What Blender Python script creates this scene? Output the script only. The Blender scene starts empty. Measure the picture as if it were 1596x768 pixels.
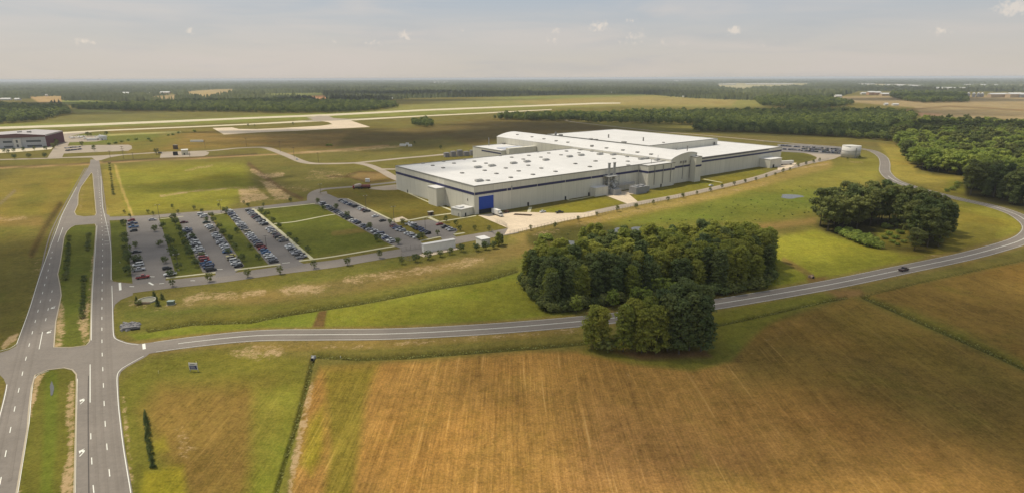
import bpy, math, random
import numpy as np
from mathutils import Vector, Matrix
from mathutils.geometry import tessellate_polygon

# ------------------------------------------------------------------ camera, sky, sun
scn = bpy.context.scene
col = scn.collection
random.seed(7); rng = np.random.default_rng(7)
F, H = 900.0, 87.0                      # focal length in photo pixels, flying height in metres
HY, SLOPE = 121.8, -5.6/1596
roll = math.atan(SLOPE); pitch = math.atan((384-HY)*math.cos(roll)/F)
fw = np.array([0, math.cos(pitch), -math.sin(pitch)]); r0 = np.array([1., 0, 0]); u0 = np.cross(r0, fw)
RX = math.cos(roll)*r0 + math.sin(roll)*u0; UX = np.cross(RX, fw)
cam_d = bpy.data.cameras.new('camera'); cam = bpy.data.objects.new('camera', cam_d); col.objects.link(cam)
cam.matrix_world = Matrix(((RX[0], UX[0], -fw[0], 0), (RX[1], UX[1], -fw[1], 0), (RX[2], UX[2], -fw[2], H), (0, 0, 0, 1)))
cam_d.sensor_width = 36; cam_d.lens = 36*F/1596; cam_d.clip_start = 1; cam_d.clip_end = 90000
scn.camera = cam
SUN_EL, SUN_AZ = math.radians(60), math.radians(-62)       # azimuth from +Y, negative = to the left
sd = Vector((math.sin(SUN_AZ)*math.cos(SUN_EL), math.cos(SUN_AZ)*math.cos(SUN_EL), math.sin(SUN_EL)))
sl = bpy.data.lights.new('sun', 'SUN'); sl.energy = 3.7; sl.angle = math.radians(.53); sl.color = (1, .915, .75)
so = bpy.data.objects.new('sun', sl); so.rotation_euler = sd.to_track_quat('Z', 'Y').to_euler(); so.location = (0, 0, 2000); col.objects.link(so)
scn.view_settings.view_transform = 'Standard'; scn.view_settings.look = 'None'
scn.view_settings.exposure = 0.06
HAZE = 6.5e-5; scn.view_settings.gamma = 1
cy = scn.cycles
cy.max_bounces = 5; cy.diffuse_bounces = 2; cy.glossy_bounces = 2; cy.transmission_bounces = 2
cy.volume_bounces = 0; cy.transparent_max_bounces = 48

def G(px, py, z=0.0):
    """photo pixel -> point on the horizontal plane at height z"""
    d = fw + RX*((px-798)/F) - UX*((py-384)/F)
    t = (z-H)/d[2]
    return Vector((d[0]*t, d[1]*t, z))
def GN_(pts, z=0.0):
    return [G(x, y, z) for x, y in pts]
def P_np(X, Y, Z=0.0):
    dx, dy, dz = X, Y, Z-H
    w = dx*fw[0]+dy*fw[1]+dz*fw[2]
    ww = np.where(w > 1, w, 1)
    px = 798+F*(dx*RX[0]+dy*RX[1]+dz*RX[2])/ww; py = 384-F*(dx*UX[0]+dy*UX[1]+dz*UX[2])/ww
    px = np.where(w > 1, px, 5e4); py = np.where(w > 1, py, 5e4)
    return px, py

def dirvec(px, py):
    d = fw + RX*((px-798)/F) - UX*((py-384)/F); return d/np.linalg.norm(d)

class NT:
    def __init__(s, tree): s.t = tree; s.n = tree.nodes; s.l = tree.links
    def new(s, typ, **kw):
        nd = s.n.new(typ)
        for k, v in kw.items():
            if k.startswith('i_'):
                key = k[2:]; key = int(key) if key.isdigit() else key.replace('_', ' ')
                if hasattr(v, 'default_value') or isinstance(v, bpy.types.NodeSocket): s.l.new(v, nd.inputs[key])
                else: nd.inputs[key].default_value = v
            else: setattr(nd, k, v)
        return nd
    def link(s, a, b): s.l.new(a, b)
    def math(s, op, a, b=None, c=None, clamp=False):
        nd = s.n.new('ShaderNodeMath'); nd.operation = op; nd.use_clamp = clamp
        for i, v in enumerate((a, b, c)):
            if v is None: continue
            if isinstance(v, (int, float)): nd.inputs[i].default_value = v
            else: s.l.new(v, nd.inputs[i])
        return nd.outputs[0]
    def noise(s, vec, scale, detail=3, rough=.55, dist=0):
        nd = s.new('ShaderNodeTexNoise', i_Scale=scale, i_Detail=detail, i_Roughness=rough, i_Distortion=dist)
        if vec is not None: s.l.new(vec, nd.inputs['Vector'])
        return nd.outputs['Fac']
    def ramp(s, fac, a, b, smooth=True):
        nd = s.n.new('ShaderNodeMapRange'); nd.clamp = True
        if smooth: nd.interpolation_type = 'SMOOTHSTEP'
        s.l.new(fac, nd.inputs['Value']); nd.inputs['From Min'].default_value = a; nd.inputs['From Max'].default_value = b
        return nd.outputs['Result']
    def mix(s, fac, a, b, typ='MIX'):
        nd = s.n.new('ShaderNodeMix'); nd.data_type = 'RGBA'; nd.blend_type = typ
        for k, v in ((0, fac), (6, a), (7, b)):
            if isinstance(v, (int, float)): nd.inputs[k].default_value = v
            elif isinstance(v, tuple): nd.inputs[k].default_value = (*v, 1) if len(v) == 3 else v
            else: s.l.new(v, nd.inputs[k])
        return nd.outputs[2]
    def mapping(s, vec, loc=(0, 0, 0), rot=(0, 0, 0), scale=(1, 1, 1)):
        nd = s.new('ShaderNodeMapping'); s.l.new(vec, nd.inputs[0])
        nd.inputs[1].default_value = loc; nd.inputs[2].default_value = rot; nd.inputs[3].default_value = scale
        return nd.outputs[0]

def lin(c, k=1.0):
    f = lambda v: ((v/255+.055)/1.055)**2.4 if v/255 > .04045 else v/255/12.92
    return tuple(f(v)*k for v in c)

# world: daylight sky veiled by thin high cloud
wd = bpy.data.worlds.new('World'); scn.world = wd; wd.use_nodes = True
W = NT(wd.node_tree); W.n.clear()
out = W.new('ShaderNodeOutputWorld'); bg = W.new('ShaderNodeBackground'); W.link(bg.outputs[0], out.inputs[0])
sky = W.new('ShaderNodeTexSky'); sky.sky_type = 'NISHITA'; sky.sun_disc = False
sky.sun_elevation = SUN_EL; sky.sun_rotation = SUN_AZ; sky.air_density = 1.3; sky.dust_density = 3.0; sky.ozone_density = 1
tc = W.new('ShaderNodeTexCoord').outputs['Generated']
sep = W.new('ShaderNodeSeparateXYZ'); W.link(tc, sep.inputs[0])
bg.inputs[1].default_value = .10
# veil colours are divided by the strength
g1 = W.ramp(sep.outputs[2], -.01, .16)
veil = W.mix(g1, tuple(v*10 for v in lin((211, 203, 192))), tuple(v*10 for v in lin((172, 184, 198))))
c1 = W.noise(W.mapping(tc, scale=(1.8, 1.8, 15), rot=(0, .03, 0)), 1.5, 4, .55, .5)
veil = W.mix(W.math('MULTIPLY', W.ramp(c1, .36, .72), .65), veil, tuple(v*10 for v in lin((214, 205, 199))))
c2 = W.noise(W.mapping(tc, loc=(3, 1, 0), scale=(2.4, 2.4, 20), rot=(0, -.04, 0)), 1.9, 4, .55, .4)
veil = W.mix(W.math('MULTIPLY', W.ramp(c2, .44, .76), .26), veil, tuple(v*10 for v in lin((168, 176, 188))))
base = W.mix(.86, sky.outputs[0], veil)
acc = None
pn = W.noise(tc, 150, 4, .6)
for (px, py, w, h, s) in [(935, 41, 16, 8, .9), (988, 60, 22, 12, .55), (985, 32, 14, 4, .5), (1145, 48, 12, 8, 1), (1467, 48, 12, 6, .8), (1590, 10, 26, 11, 1.1),
        (866, 47, 9, 5, .6), (865, 64, 15, 6, .45), (1035, 67, 12, 5, .45), (1062, 68, 9, 4, .5), (130, 65, 18, 6, .6), (296, 50, 9, 5, .7), (270, 68, 6, 4, .4),
        (520, 65, 9, 4, .45), (632, 56, 12, 7, .8), (580, 69, 12, 5, .5), (718, 47, 6, 4, .5), (1185, 67, 14, 6, .35), (400, 64, 8, 3, .4)]:
    d = dirvec(px, py)
    v = W.new('ShaderNodeVectorMath', operation='SUBTRACT'); W.link(tc, v.inputs[0]); v.inputs[1].default_value = tuple(d)
    v2 = W.new('ShaderNodeVectorMath', operation='MULTIPLY'); W.link(v.outputs[0], v2.inputs[0]); v2.inputs[1].default_value = (F/w, F/w, F/h)
    v3 = W.new('ShaderNodeVectorMath', operation='LENGTH'); W.link(v2.outputs[0], v3.inputs[0])
    f = W.math('MULTIPLY', W.math('SUBTRACT', 1.25, v3.outputs['Value']), s)
    acc = f if acc is None else W.math('MAXIMUM', acc, f)
acc = W.math('ADD', acc, W.math('MULTIPLY', W.math('SUBTRACT', pn, .5), 2.6))
fin = W.mix(W.math('MULTIPLY', W.ramp(acc, .25, 1.1), .5), base, tuple(v*10 for v in lin((238, 224, 208))))
W.link(fin, bg.inputs[0])

# ------------------------------------------------------------------ helpers
def tag(o, label=None, cat=None, group=None, kind=None):
    if label: o['label'] = label
    if cat: o['category'] = cat
    if group: o['group'] = group
    if kind: o['kind'] = kind
    return o
def empty(name, loc=(0, 0, 0), rz=0.0, label=None, cat=None, group=None):
    o = bpy.data.objects.new(name, None); o.empty_display_size = 1; o.location = loc; o.rotation_euler = (0, 0, rz); col.objects.link(o)
    return tag(o, label, cat, group)

MATS = {}
def mat(name, c, rough=.8, var=.12, scale=.6, metal=0.0, spec=.3, detail=3):
    if name in MATS: return MATS[name]
    m = bpy.data.materials.new(name); m.use_nodes = True; N = NT(m.node_tree)
    b = N.n['Principled BSDF']; b.inputs['Roughness'].default_value = rough; b.inputs['Metallic'].default_value = metal
    b.inputs['Specular IOR Level'].default_value = spec
    t = N.new('ShaderNodeTexCoord').outputs['Object']
    n = N.noise(t, scale, detail)
    f = N.math('ADD', N.math('MULTIPLY', n, 2*var), 1-var)
    mx = N.new('ShaderNodeVectorMath', operation='SCALE'); mx.inputs[0].default_value = c[:3]; N.link(f, mx.inputs['Scale'])
    N.link(mx.outputs[0], b.inputs['Base Color'])
    MATS[name] = m; return m

class MB:
    def __init__(s): s.v = []; s.f = []; s.m = []
    def add(s, vs, fs, mi=0):
        o = len(s.v); s.v += [tuple(v) for v in vs]; s.f += [tuple(i+o for i in f) for f in fs]; s.m += [mi]*len(fs)
    def box(s, x0, x1, y0, y1, z0, z1, mi=0, M=None, top=None):
        """top=(ix,iy): inset of the top face"""
        ix, iy = top or (0, 0)
        vs = [(x0, y0, z0), (x1, y0, z0), (x1, y1, z0), (x0, y1, z0), (x0+ix, y0+iy, z1), (x1-ix, y0+iy, z1), (x1-ix, y1-iy, z1), (x0+ix, y1-iy, z1)]
        if M is not None: vs = [M @ Vector(v) for v in vs]
        s.add(vs, [(3, 2, 1, 0), (4, 5, 6, 7), (0, 1, 5, 4), (1, 2, 6, 5), (2, 3, 7, 6), (3, 0, 4, 7)], mi)
    def cyl(s, p0, p1, r0_, r1_=None, n=10, mi=0, caps=True):
        r1_ = r0_ if r1_ is None else r1_
        p0 = Vector(p0); p1 = Vector(p1); d = (p1-p0).normalized()
        a = d.orthogonal().normalized(); b = d.cross(a)
        vs = []
        for p, r in ((p0, r0_), (p1, r1_)):
            for k in range(n):
                t = 2*math.pi*k/n; vs.append(p+a*math.cos(t)*r+b*math.sin(t)*r)
        fs = [(k, (k+1) % n, n+(k+1) % n, n+k) for k in range(n)]
        if caps: fs += [tuple(range(n-1, -1, -1)), tuple(range(n, 2*n))]
        s.add(vs, fs, mi)
    def prism(s, poly, z0, z1, mi=0):
        """vertical prism over a convex or concave polygon"""
        n = len(poly); P3 = [Vector((p[0], p[1], 0)) for p in poly]
        tri = tessellate_polygon([P3])
        area = sum(P3[i].x*P3[(i+1) % n].y-P3[(i+1) % n].x*P3[i].y for i in range(n))
        vs = [(p[0], p[1], z0) for p in poly]+[(p[0], p[1], z1) for p in poly]
        fs = []
        for t in tri:
            a, b, c = t
            cr = (P3[b]-P3[a]).cross(P3[c]-P3[a]).z
            if cr < 0: t = (a, c, b)
            fs.append(tuple(i+n for i in t)); fs.append(tuple(reversed(t)))
        for i in range(n):
            j = (i+1) % n
            fs.append((i, j, n+j, n+i) if area > 0 else (j, i, n+i, n+j))
        s.add(vs, fs, mi)
    def build(s, name, mats, parent=None, smooth=False):
        me = bpy.data.meshes.new(name); me.from_pydata(s.v, [], s.f)
        if not isinstance(mats, (list, tuple)): mats = [mats]
        for m in mats: me.materials.append(m)
        if len(mats) > 1: me.polygons.foreach_set('material_index', s.m)
        if smooth: me.polygons.foreach_set('use_smooth', [True]*len(s.f))
        me.update()
        o = bpy.data.objects.new(name, me); col.objects.link(o)
        if parent is not None: o.parent = parent
        return o

def smooth_line(pts, sub=6):
    """Catmull-Rom through 3D points"""
    if len(pts) < 3: return [Vector(p) for p in pts]
    P = [Vector(p) for p in pts]; P = [P[0]*2-P[1]]+P+[P[-1]*2-P[-2]]
    o = []
    for i in range(1, len(P)-2):
        a, b, c, d = P[i-1:i+3]
        for k in range(sub):
            t = k/sub
            o.append(.5*((2*b)+(c-a)*t+(2*a-5*b+4*c-d)*t*t+(3*b-a-3*c+d)*t**3))
    o.append(P[-2]); return o
def ribbon(mb, pts, w, z, off=0.0, h=0.0, mi=0):
    """flat (h=0) or raised strip along world points, shifted sideways by off"""
    n = len(pts); L = []; R = []
    for i in range(n):
        a = pts[max(i-1, 0)]; b = pts[min(i+1, n-1)]
        d = Vector((b[0]-a[0], b[1]-a[1], 0)).normalized(); nn = Vector((-d.y, d.x, 0))
        p = Vector((pts[i][0], pts[i][1], 0))+nn*off
        L.append(p+nn*w/2); R.append(p-nn*w/2)
    if h == 0:
        vs = [(p.x, p.y, z) for p in L]+[(p.x, p.y, z) for p in R]
        mb.add(vs, [(n+i, n+i+1, i+1, i) for i in range(n-1)], mi)
    else:
        vs = []
        for p in (L, R):
            vs += [(q.x, q.y, z) for q in p]
        for p in (L, R):
            vs += [(q.x, q.y, z+h) for q in p]
        fs = []
        for i in range(n-1):
            fs += [(3*n+i, 3*n+i+1, 2*n+i+1, 2*n+i), (n+i, n+i+1, 3*n+i+1, 3*n+i), (i+1, i, 2*n+i, 2*n+i+1)]
        fs += [(0, n, 3*n, 2*n), (n-1, 2*n-1, 4*n-1, 3*n-1)[::-1]]
        mb.add(vs, fs, mi)
ZC = [0]
def flat(name, outer, z, m, holes=(), kind='structure'):
    ZC[0] += 1; z += ZC[0]*.0008
    loops = [[Vector((p.x, p.y, 0)) for p in outer]]+[[Vector((p.x, p.y, 0)) for p in h] for h in holes]
    allp = [p for l in loops for p in l]
    tri = tessellate_polygon(loops); fs = []
    for a, b, c in tri:
        if (allp[b]-allp[a]).cross(allp[c]-allp[a]).z < 0: b, c = c, b
        fs.append((a, b, c))
    mb = MB(); mb.add([(p.x, p.y, z) for p in allp], fs)
    o = mb.build(name, m); tag(o, kind=kind); return o

# ------------------------------------------------------------------ ground sheet with real land cover
def C(r, g, b):
    c = np.array(lin((r, g, b), .70)); g_ = c.mean(); return (c*.94+g_*.06)*np.array([1.04, .935, .86])
GRASS = C(124, 126, 48); BRIGHT = C(158, 158, 46); OLIVE = C(122, 118, 54); DRY = C(160, 134, 78); GOLD = C(174, 138, 70); SANDC = C(212, 186, 142)
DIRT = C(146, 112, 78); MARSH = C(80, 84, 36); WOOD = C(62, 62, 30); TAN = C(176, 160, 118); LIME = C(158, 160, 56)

def seg_dist(px, py, a, b):
    ax, ay = a; bx, by = b; dx, dy = bx-ax, by-ay
    t = np.clip(((px-ax)*dx+(py-ay)*dy)/(dx*dx+dy*dy+1e-9), 0, 1)
    return np.hypot(px-ax-t*dx, (py-ay-t*dy))
def inside(px, py, poly):
    r = np.zeros(px.shape, bool); n = len(poly)
    for i in range(n):
        x1, y1 = poly[i]; x2, y2 = poly[(i+1) % n]
        c = ((y1 > py) != (y2 > py)) & (px < (x2-x1)*(py-y1)/((y2-y1) if y2 != y1 else 1e-9)+x1)
        r ^= c
    return r
def poly_w(px, py, poly, fe):
    xs = [p[0] for p in poly]; ys = [p[1] for p in poly]
    w = np.zeros(px.shape); k = (px > min(xs)-fe) & (px < max(xs)+fe) & (py > min(ys)-fe) & (py < max(ys)+fe)
    if not k.any(): return w
    x, y = px[k], py[k]; ins = inside(x, y, poly); d = np.full(x.shape, 1e9)
    for i in range(len(poly)): d = np.minimum(d, seg_dist(x, y, poly[i], poly[(i+1) % len(poly)]))
    sdv = np.where(ins, d, -d)
    t = np.clip(sdv/fe*.5+.5, 0, 1); w[k] = t*t*(3-2*t); return w
def line_w(px, py, pts, wd_, fe):
    xs = [p[0] for p in pts]; ys = [p[1] for p in pts]; m_ = wd_+fe
    w = np.zeros(px.shape); k = (px > min(xs)-m_) & (px < max(xs)+m_) & (py > min(ys)-m_) & (py < max(ys)+m_)
    if not k.any(): return w
    x, y = px[k], py[k]; d = np.full(x.shape, 1e9)
    for i in range(len(pts)-1): d = np.minimum(d, seg_dist(x, y, pts[i], pts[i+1]))
    t = np.clip(1-(d-wd_/2)/fe, 0, 1); w[k] = t*t*(3-2*t); return w

GOLDF = [(447, 900), (452, 768), (478, 620), (500, 573), (590, 566), (700, 558), (820, 548), (905, 548), (985, 566), (1080, 575), (1140, 560), (1170, 520), (1215, 500), (1330, 466), (1596, 583), (1900, 720), (1900, 900)]
RFIELD = [(1352, 458), (1440, 440), (1596, 407), (1900, 345), (1900, 700), (1596, 566)]
TANF = [(1290, 151), (1390, 149), (1700, 149), (1700, 190), (1540, 186), (1440, 181), (1425, 168), (1330, 160)]
CURVE = [(200, 544.5), (300, 532.5), (400, 522.8), (500, 521.2), (600, 520.2), (700, 516), (800, 509.5), (910, 500), (1000, 490), (1107, 475), (1196, 460.5), (1300, 442), (1404, 420.5), (1500, 400.5), (1561, 384.5), (1592, 374)]
PAINT = [
 # kind, pts, colour, feather, strength
 ('p', [(-400, 260), (140, 256), (95, 340), (45, 480), (0, 560), (-400, 600)], OLIVE, 10, .9),
 ('p', [(-50, 300), (40, 262), (140, 258), (100, 320), (60, 345), (0, 360)], C(160, 148, 62), 14, .6),
 ('l', [(70, 470), (105, 340), (128, 285)], BRIGHT, (12, 14), .7),
 ('l', [(0, 360), (60, 300), (30, 350)], GRASS, (10, 20), .6),
 ('l', [(-10, 345), (60, 345)], DRY, (6, 10), .6),
 ('p', [(165, 262), (300, 255), (380, 255), (395, 290), (350, 325), (170, 335)], C(150, 152, 50), 10, .95),
 ('p', [(400, 262), (500, 258), (545, 262), (590, 280), (500, 300), (460, 312), (420, 300)], C(118, 116, 56), 8, .9),
 ('p', [(165, 200), (330, 203), (345, 213), (480, 205), (560, 212), (560, 235), (420, 228), (330, 232), (200, 240)], C(150, 130, 62), 5, .85),
 ('p', [(200, 215), (290, 212), (250, 232), (205, 238)], GRASS, 6, .7),
 ('p', [(95, 210), (170, 208), (330, 203), (250, 215), (200, 222), (110, 228)], C(120, 134, 52), 3, .8),
 ('p', [(415, 210), (560, 200), (620, 202), (760, 185), (900, 190), (1000, 205), (1040, 215), (780, 215), (745, 232), (600, 246), (480, 235), (420, 228)], C(118, 106, 60), 6, .95),
 ('p', [(470, 234), (700, 215), (745, 232), (690, 243), (560, 253), (480, 252)], C(128, 126, 62), 5, .8),
 ('p', [(250, 210), (300, 205), (440, 210), (545, 205), (520, 232), (440, 235), (390, 226), (320, 218)], C(160, 136, 76), 6, .6),
 ('p', [(-400, 205), (100, 200), (300, 194), (500, 186), (700, 178), (870, 168), (980, 164), (980, 158), (700, 168), (500, 176), (300, 184), (0, 194), (-400, 204)], C(142, 152, 66), 2, .95),
 ('p', [(58, 192), (120, 177), (250, 175), (420, 176), (330, 185), (150, 193)], C(128, 128, 66), 3, .9),
 ('p', [(560, 178), (620, 166), (780, 152), (1000, 145), (1110, 152), (1200, 152), (1260, 160), (1160, 170), (1000, 165), (800, 170)], C(150, 152, 80), 3, .95),
 ('p', [(800, 158), (1000, 150), (1150, 155), (1140, 166), (960, 164), (850, 166)], C(172, 158, 96), 3, .8),
 ('p', [(895, 189), (1050, 190), (1090, 198), (1080, 208), (960, 199)], C(140, 138, 66), 3, .8),
 ('p', [(1040, 206), (1090, 208), (1200, 213), (1420, 224), (1420, 240), (1340, 232), (1190, 224)], C(122, 116, 62), 3, .9),
 ('p', [(1370, 225), (1420, 228), (1420, 250), (1430, 270), (1500, 276), (1500, 300), (1460, 296), (1390, 276), (1384, 245)], C(168, 158, 70), 5, .9),
 ('p', [(1480, 280), (1505, 288), (1505, 303), (1470, 298)], LIME, 5, .8),
 ('p', [(930, 338), (1070, 312), (1200, 280), (1320, 250), (1375, 240), (1372, 275), (1280, 330), (1200, 350), (1100, 352), (960, 355)], C(136, 136, 54), 10, .95),
 ('p', [(960, 350), (1100, 315), (1260, 285), (1290, 300), (1270, 330), (1150, 345), (1000, 352)], C(112, 130, 46), 12, .7),
 ('p', [(1200, 295), (1330, 262), (1372, 262), (1365, 285), (1290, 290)], C(166, 160, 70), 10, .5),
 ('l', [(800, 372), (930, 340), (1100, 306), (1290, 256)], C(172, 152, 84), (7, 8), .75),
 ('p', [(1150, 352), (1272, 340), (1272, 348), (1200, 358)], DRY, 4, .7),
 ('p', [(1195, 372), (1270, 358), (1360, 385), (1420, 398), (1480, 392), (1430, 408), (1300, 436), (1200, 452), (1160, 462), (1170, 440), (1212, 420)], C(156, 160, 50), 6, 1),
 ('p', [(1190, 420), (1250, 395), (1230, 430), (1290, 432), (1200, 455)], C(146, 150, 52), 8, .6),
 ('p', [(1400, 300), (1500, 306), (1590, 345), (1596, 365), (1560, 373), (1470, 398), (1400, 400), (1440, 370)], C(144, 138, 52), 6, .9),
 ('l', [(1500, 318), (1560, 335), (1585, 352), (1560, 368)], LIME, (6, 10), .5),
 ('p', [(170, 345), (205, 345), (215, 440), (175, 436)], C(104, 116, 44), 4, .9),
 ('p', [(245, 340), (280, 340), (316, 424), (272, 430)], C(104, 116, 44), 4, .9),
 ('p', [(330, 335), (352, 332), (418, 412), (380, 418)], C(104, 116, 44), 4, .9),
 ('p', [(395, 325), (495, 315), (610, 380), (485, 402)], C(112, 122, 44), 5, .95),
 ('l', [(520, 364), (570, 358)], DRY, (3, 4), .5),
 ('p', [(505, 298), (625, 292), (700, 330), (640, 345), (545, 312), (500, 303)], C(122, 116, 48), 4, .95),
 ('p', [(690, 350), (745, 337), (790, 356), (720, 368)], C(136, 130, 54), 3, .95),
 ('p', [(825, 332), (925, 307), (975, 314), (920, 332)], C(138, 136, 42), 3, .95),
 ('p', [(970, 310), (1090, 282), (1180, 262), (1200, 270), (1080, 302), (1000, 315)], C(134, 132, 44), 3, .95),
 ('p', [(1211, 236), (1245, 237), (1272, 245), (1259, 252), (1211, 252)], C(106, 108, 44), 2, .95),
 ('p', [(178, 475), (300, 452), (520, 418), (640, 402), (800, 372), (850, 400), (805, 430), (700, 445), (600, 465), (400, 500), (230, 515), (180, 522)], C(122, 124, 54), 6, .9),
 ('l', [(200, 490), (300, 482), (420, 470), (560, 445), (700, 425), (800, 400)], C(104, 116, 46), (5, 8), .6),
 ('l', [(270, 470), (330, 462), (400, 462), (520, 448), (620, 432), (760, 404), (820, 384)], C(150, 130, 80), (11, 14), .6),
 ('p', [(200, 485), (290, 455), (540, 425), (640, 410), (560, 430), (300, 470)], C(120, 122, 48), 6, .6),
 ('p', [(200, 520), (420, 492), (520, 480), (600, 470), (690, 448), (810, 425), (840, 470), (905, 490), (800, 498), (600, 508), (400, 512), (215, 530)], C(128, 142, 46), 4, .95),
 ('p', [(515, 482), (640, 462), (700, 450), (810, 430), (835, 465), (870, 488), (700, 500), (500, 508)], C(142, 146, 48), 8, .9),
 ('p', [(486, 510), (497, 484), (510, 482), (505, 510)], C(116, 88, 58), 2, .85),
 ('p', [(850, 488), (910, 486), (912, 494), (780, 500)], LIME, 5, .6),
 ('l', [(400, 541), (600, 536), (800, 522), (905, 513)], C(146, 130, 68), (6, 7), .85),
 ('p', [(185, 600), (230, 560), (320, 545), (480, 560), (476, 600), (430, 780), (430, 900), (190, 900)], C(124, 126, 46), 8, .9),
 ('p', [(220, 640), (250, 600), (420, 600), (440, 640), (400, 780), (300, 790), (250, 700)], C(150, 124, 62), 26, .85),
 ('p', [(225, 735), (285, 725), (292, 790), (215, 790)], C(168, 162, 40), 9, .85),
 ('p', [(240, 690), (256, 680), (262, 700), (242, 705)], C(160, 156, 42), 8, .7),
 ('p', [(395, 600), (470, 600), (435, 800), (385, 800)], C(144, 150, 52), 16, .7),
 ('p', [(40, 582), (60, 576), (100, 573), (118, 580), (117, 900), (0, 900), (30, 768)], C(112, 114, 44), 4, .95),
 ('l', [(80, 585), (78, 680), (72, 768)], C(108, 124, 40), (8, 12), .8),
 ('p', [(84, 360), (120, 349), (150, 352), (141, 538), (84, 540), (96, 460), (90, 430)], C(112, 122, 46), 4, .95),
 ('p', [(118, 300), (143, 272), (150, 336), (116, 334)], C(150, 140, 62), 4, .95),
 ('p', [(160, 263), (175, 262), (200, 335), (162, 335)], C(160, 148, 66), 4, .8),
 ('p', [(-400, 640), (8, 600), (10, 597), (0, 640), (-60, 900), (-400, 900)], C(140, 130, 70), 5, .9),
 ('l', CURVE, C(150, 132, 78), (20, 5), .6),
 ('p', GOLDF, GOLD, 7, 1),
 ('p', [(505, 575), (590, 566), (570, 620), (560, 700), (545, 800), (500, 800), (515, 700)], C(138, 134, 44), 10, .8),
 ('p', [(480, 660), (505, 630), (505, 700), (485, 740), (470, 720)], C(152, 146, 36), 10, .8),
 ('p', [(930, 620), (1200, 700), (1100, 790), (850, 790)], C(170, 130, 80), 60, .5),
 ('p', [(1110, 520), (1330, 462), (1700, 620), (1700, 768), (1300, 620), (1150, 600)], C(124, 110, 50), 40, .8),
 ('p', [(1250, 480), (1345, 468), (1560, 565), (1700, 650), (1500, 600), (1340, 540)], C(124, 112, 46), 18, .6),
 ('p', [(905, 548), (985, 566), (1080, 577), (1140, 562), (1160, 520), (1220, 492), (1180, 488), (1110, 500), (920, 540)], C(132, 132, 50), 7, .95),
 ('p', [(1090, 420), (1112, 500), (1145, 555), (1200, 500), (1300, 465), (1280, 455), (1112, 485)], C(126, 132, 48), 6, .8),
 ('p', [(950, 546), (1100, 545), (1110, 556), (1000, 560)], DIRT, 5, .8),
 ('p', RFIELD, C(138, 116, 54), 5, 1),
 ('p', [(1352, 465), (1420, 480), (1596, 560), (1596, 572), (1460, 510)], C(116, 118, 46), 8, .7),
 ('p', [(1290, 452), (1340, 450), (1350, 458), (1310, 466)], C(146, 114, 74), 4, .7),
 ('p', [(1255, 432), (1290, 430), (1284, 438), (1262, 440)], C(138, 104, 66), 3, .7),
 ('l', [(1222, 405), (1250, 420), (1265, 430)], DIRT, (3, 5), .6),
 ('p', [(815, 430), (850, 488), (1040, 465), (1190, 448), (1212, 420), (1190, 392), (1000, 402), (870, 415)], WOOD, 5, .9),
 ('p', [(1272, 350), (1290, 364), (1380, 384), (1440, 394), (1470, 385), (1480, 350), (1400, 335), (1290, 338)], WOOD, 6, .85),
 ('p', [(1365, 352), (1415, 352), (1420, 385), (1368, 384)], C(136, 134, 54), 5, .8),
 ('p', [(1415, 252), (1455, 272), (1505, 276), (1505, 306), (1596, 330), (2200, 430), (2200, 180), (1596, 195), (1440, 200)], WOOD, 4, .95),
 ('p', [(820, 365), (850, 356), (900, 348), (960, 350), (1020, 352), (1000, 365), (900, 385), (840, 392), (822, 380)], MARSH, 6, .8),
 ('p', TANF, TAN, 1.5, 1),
 ('l', [(1410, 172), (1480, 166), (1540, 169), (1620, 174)], C(140, 120, 80), (1, 1.5), .8),
 ('p', [(1428, 176), (1470, 178), (1452, 186), (1440, 184)], C(206, 166, 130), 1.5, .9),
 ('p', [(1300, 186), (1400, 186), (1400, 195), (1340, 198)], C(120, 146, 54), 2, .8),
 ('p', [(45, 151), (75, 150), (98, 150), (97, 159), (60, 160)], C(196, 170, 118), 1, 1),
 ('p', [(95, 157), (140, 157), (205, 159), (200, 164), (120, 165), (98, 162)], C(146, 160, 84), 1, 1),
 ('p', [(112, 170), (190, 171), (190, 175), (115, 176)], C(150, 158, 86), 1, .9),
 ('p', [(295, 142), (330, 140), (368, 139), (355, 148), (320, 153), (293, 150)], C(190, 172, 120), 1, 1),
 ('p', [(240, 150), (275, 148), (272, 155), (240, 155)], C(186, 168, 126), 1, .9),
 ('p', [(412, 146), (500, 145), (505, 151), (415, 152)], C(148, 160, 88), 1, 1),
 ('p', [(468, 151), (503, 149), (515, 156), (500, 157), (470, 154)], C(214, 164, 116), 1, 1),
 ('p', [(1120, 131), (1150, 130), (1260, 130), (1255, 133), (1150, 139), (1118, 136)], C(186, 184, 146), 1, 1),
 ('p', [(1335, 131), (1400, 132), (1440, 134), (1440, 136), (1340, 133)], C(200, 196, 164), .8, .9),
 ('p', [(1455, 137), (1505, 138), (1503, 141), (1455, 140)], C(180, 178, 138), .8, .9),
 ('p', [(1143, 145), (1170, 146), (1168, 149), (1143, 148)], C(150, 152, 90), .8, .9),
 ('p', [(770, 152), (1000, 146), (1010, 149), (800, 156)], C(138, 150, 76), 1, .8),
 ('l', [(0, 262), (90, 258.5), (140, 255.6), (158, 253.8), (312, 246.4), (424, 241), (493, 237), (606, 227)], C(190, 160, 116), (1.2, 1.2), .8),
 ('l', [(0, 260.5), (90, 257), (140, 254)], C(100, 84, 56), (.8, 1.2), .7),
 ('l', [(160, 252.5), (312, 244.8), (400, 239.8)], C(92, 80, 52), (1, 1.4), .8),
 ('l', [(180, 258), (184, 275), (192, 300), (204, 330), (207, 338)], C(208, 184, 110), (1.6, 2), .75),
 ('l', [(167, 211), (230, 208.5), (281, 206)], C(196, 196, 130), (.7, .8), .8),
 ('l', [(388, 256), (405, 270), (440, 296), (470, 310)], C(112, 88, 62), (2.5, 4), .7),
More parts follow.
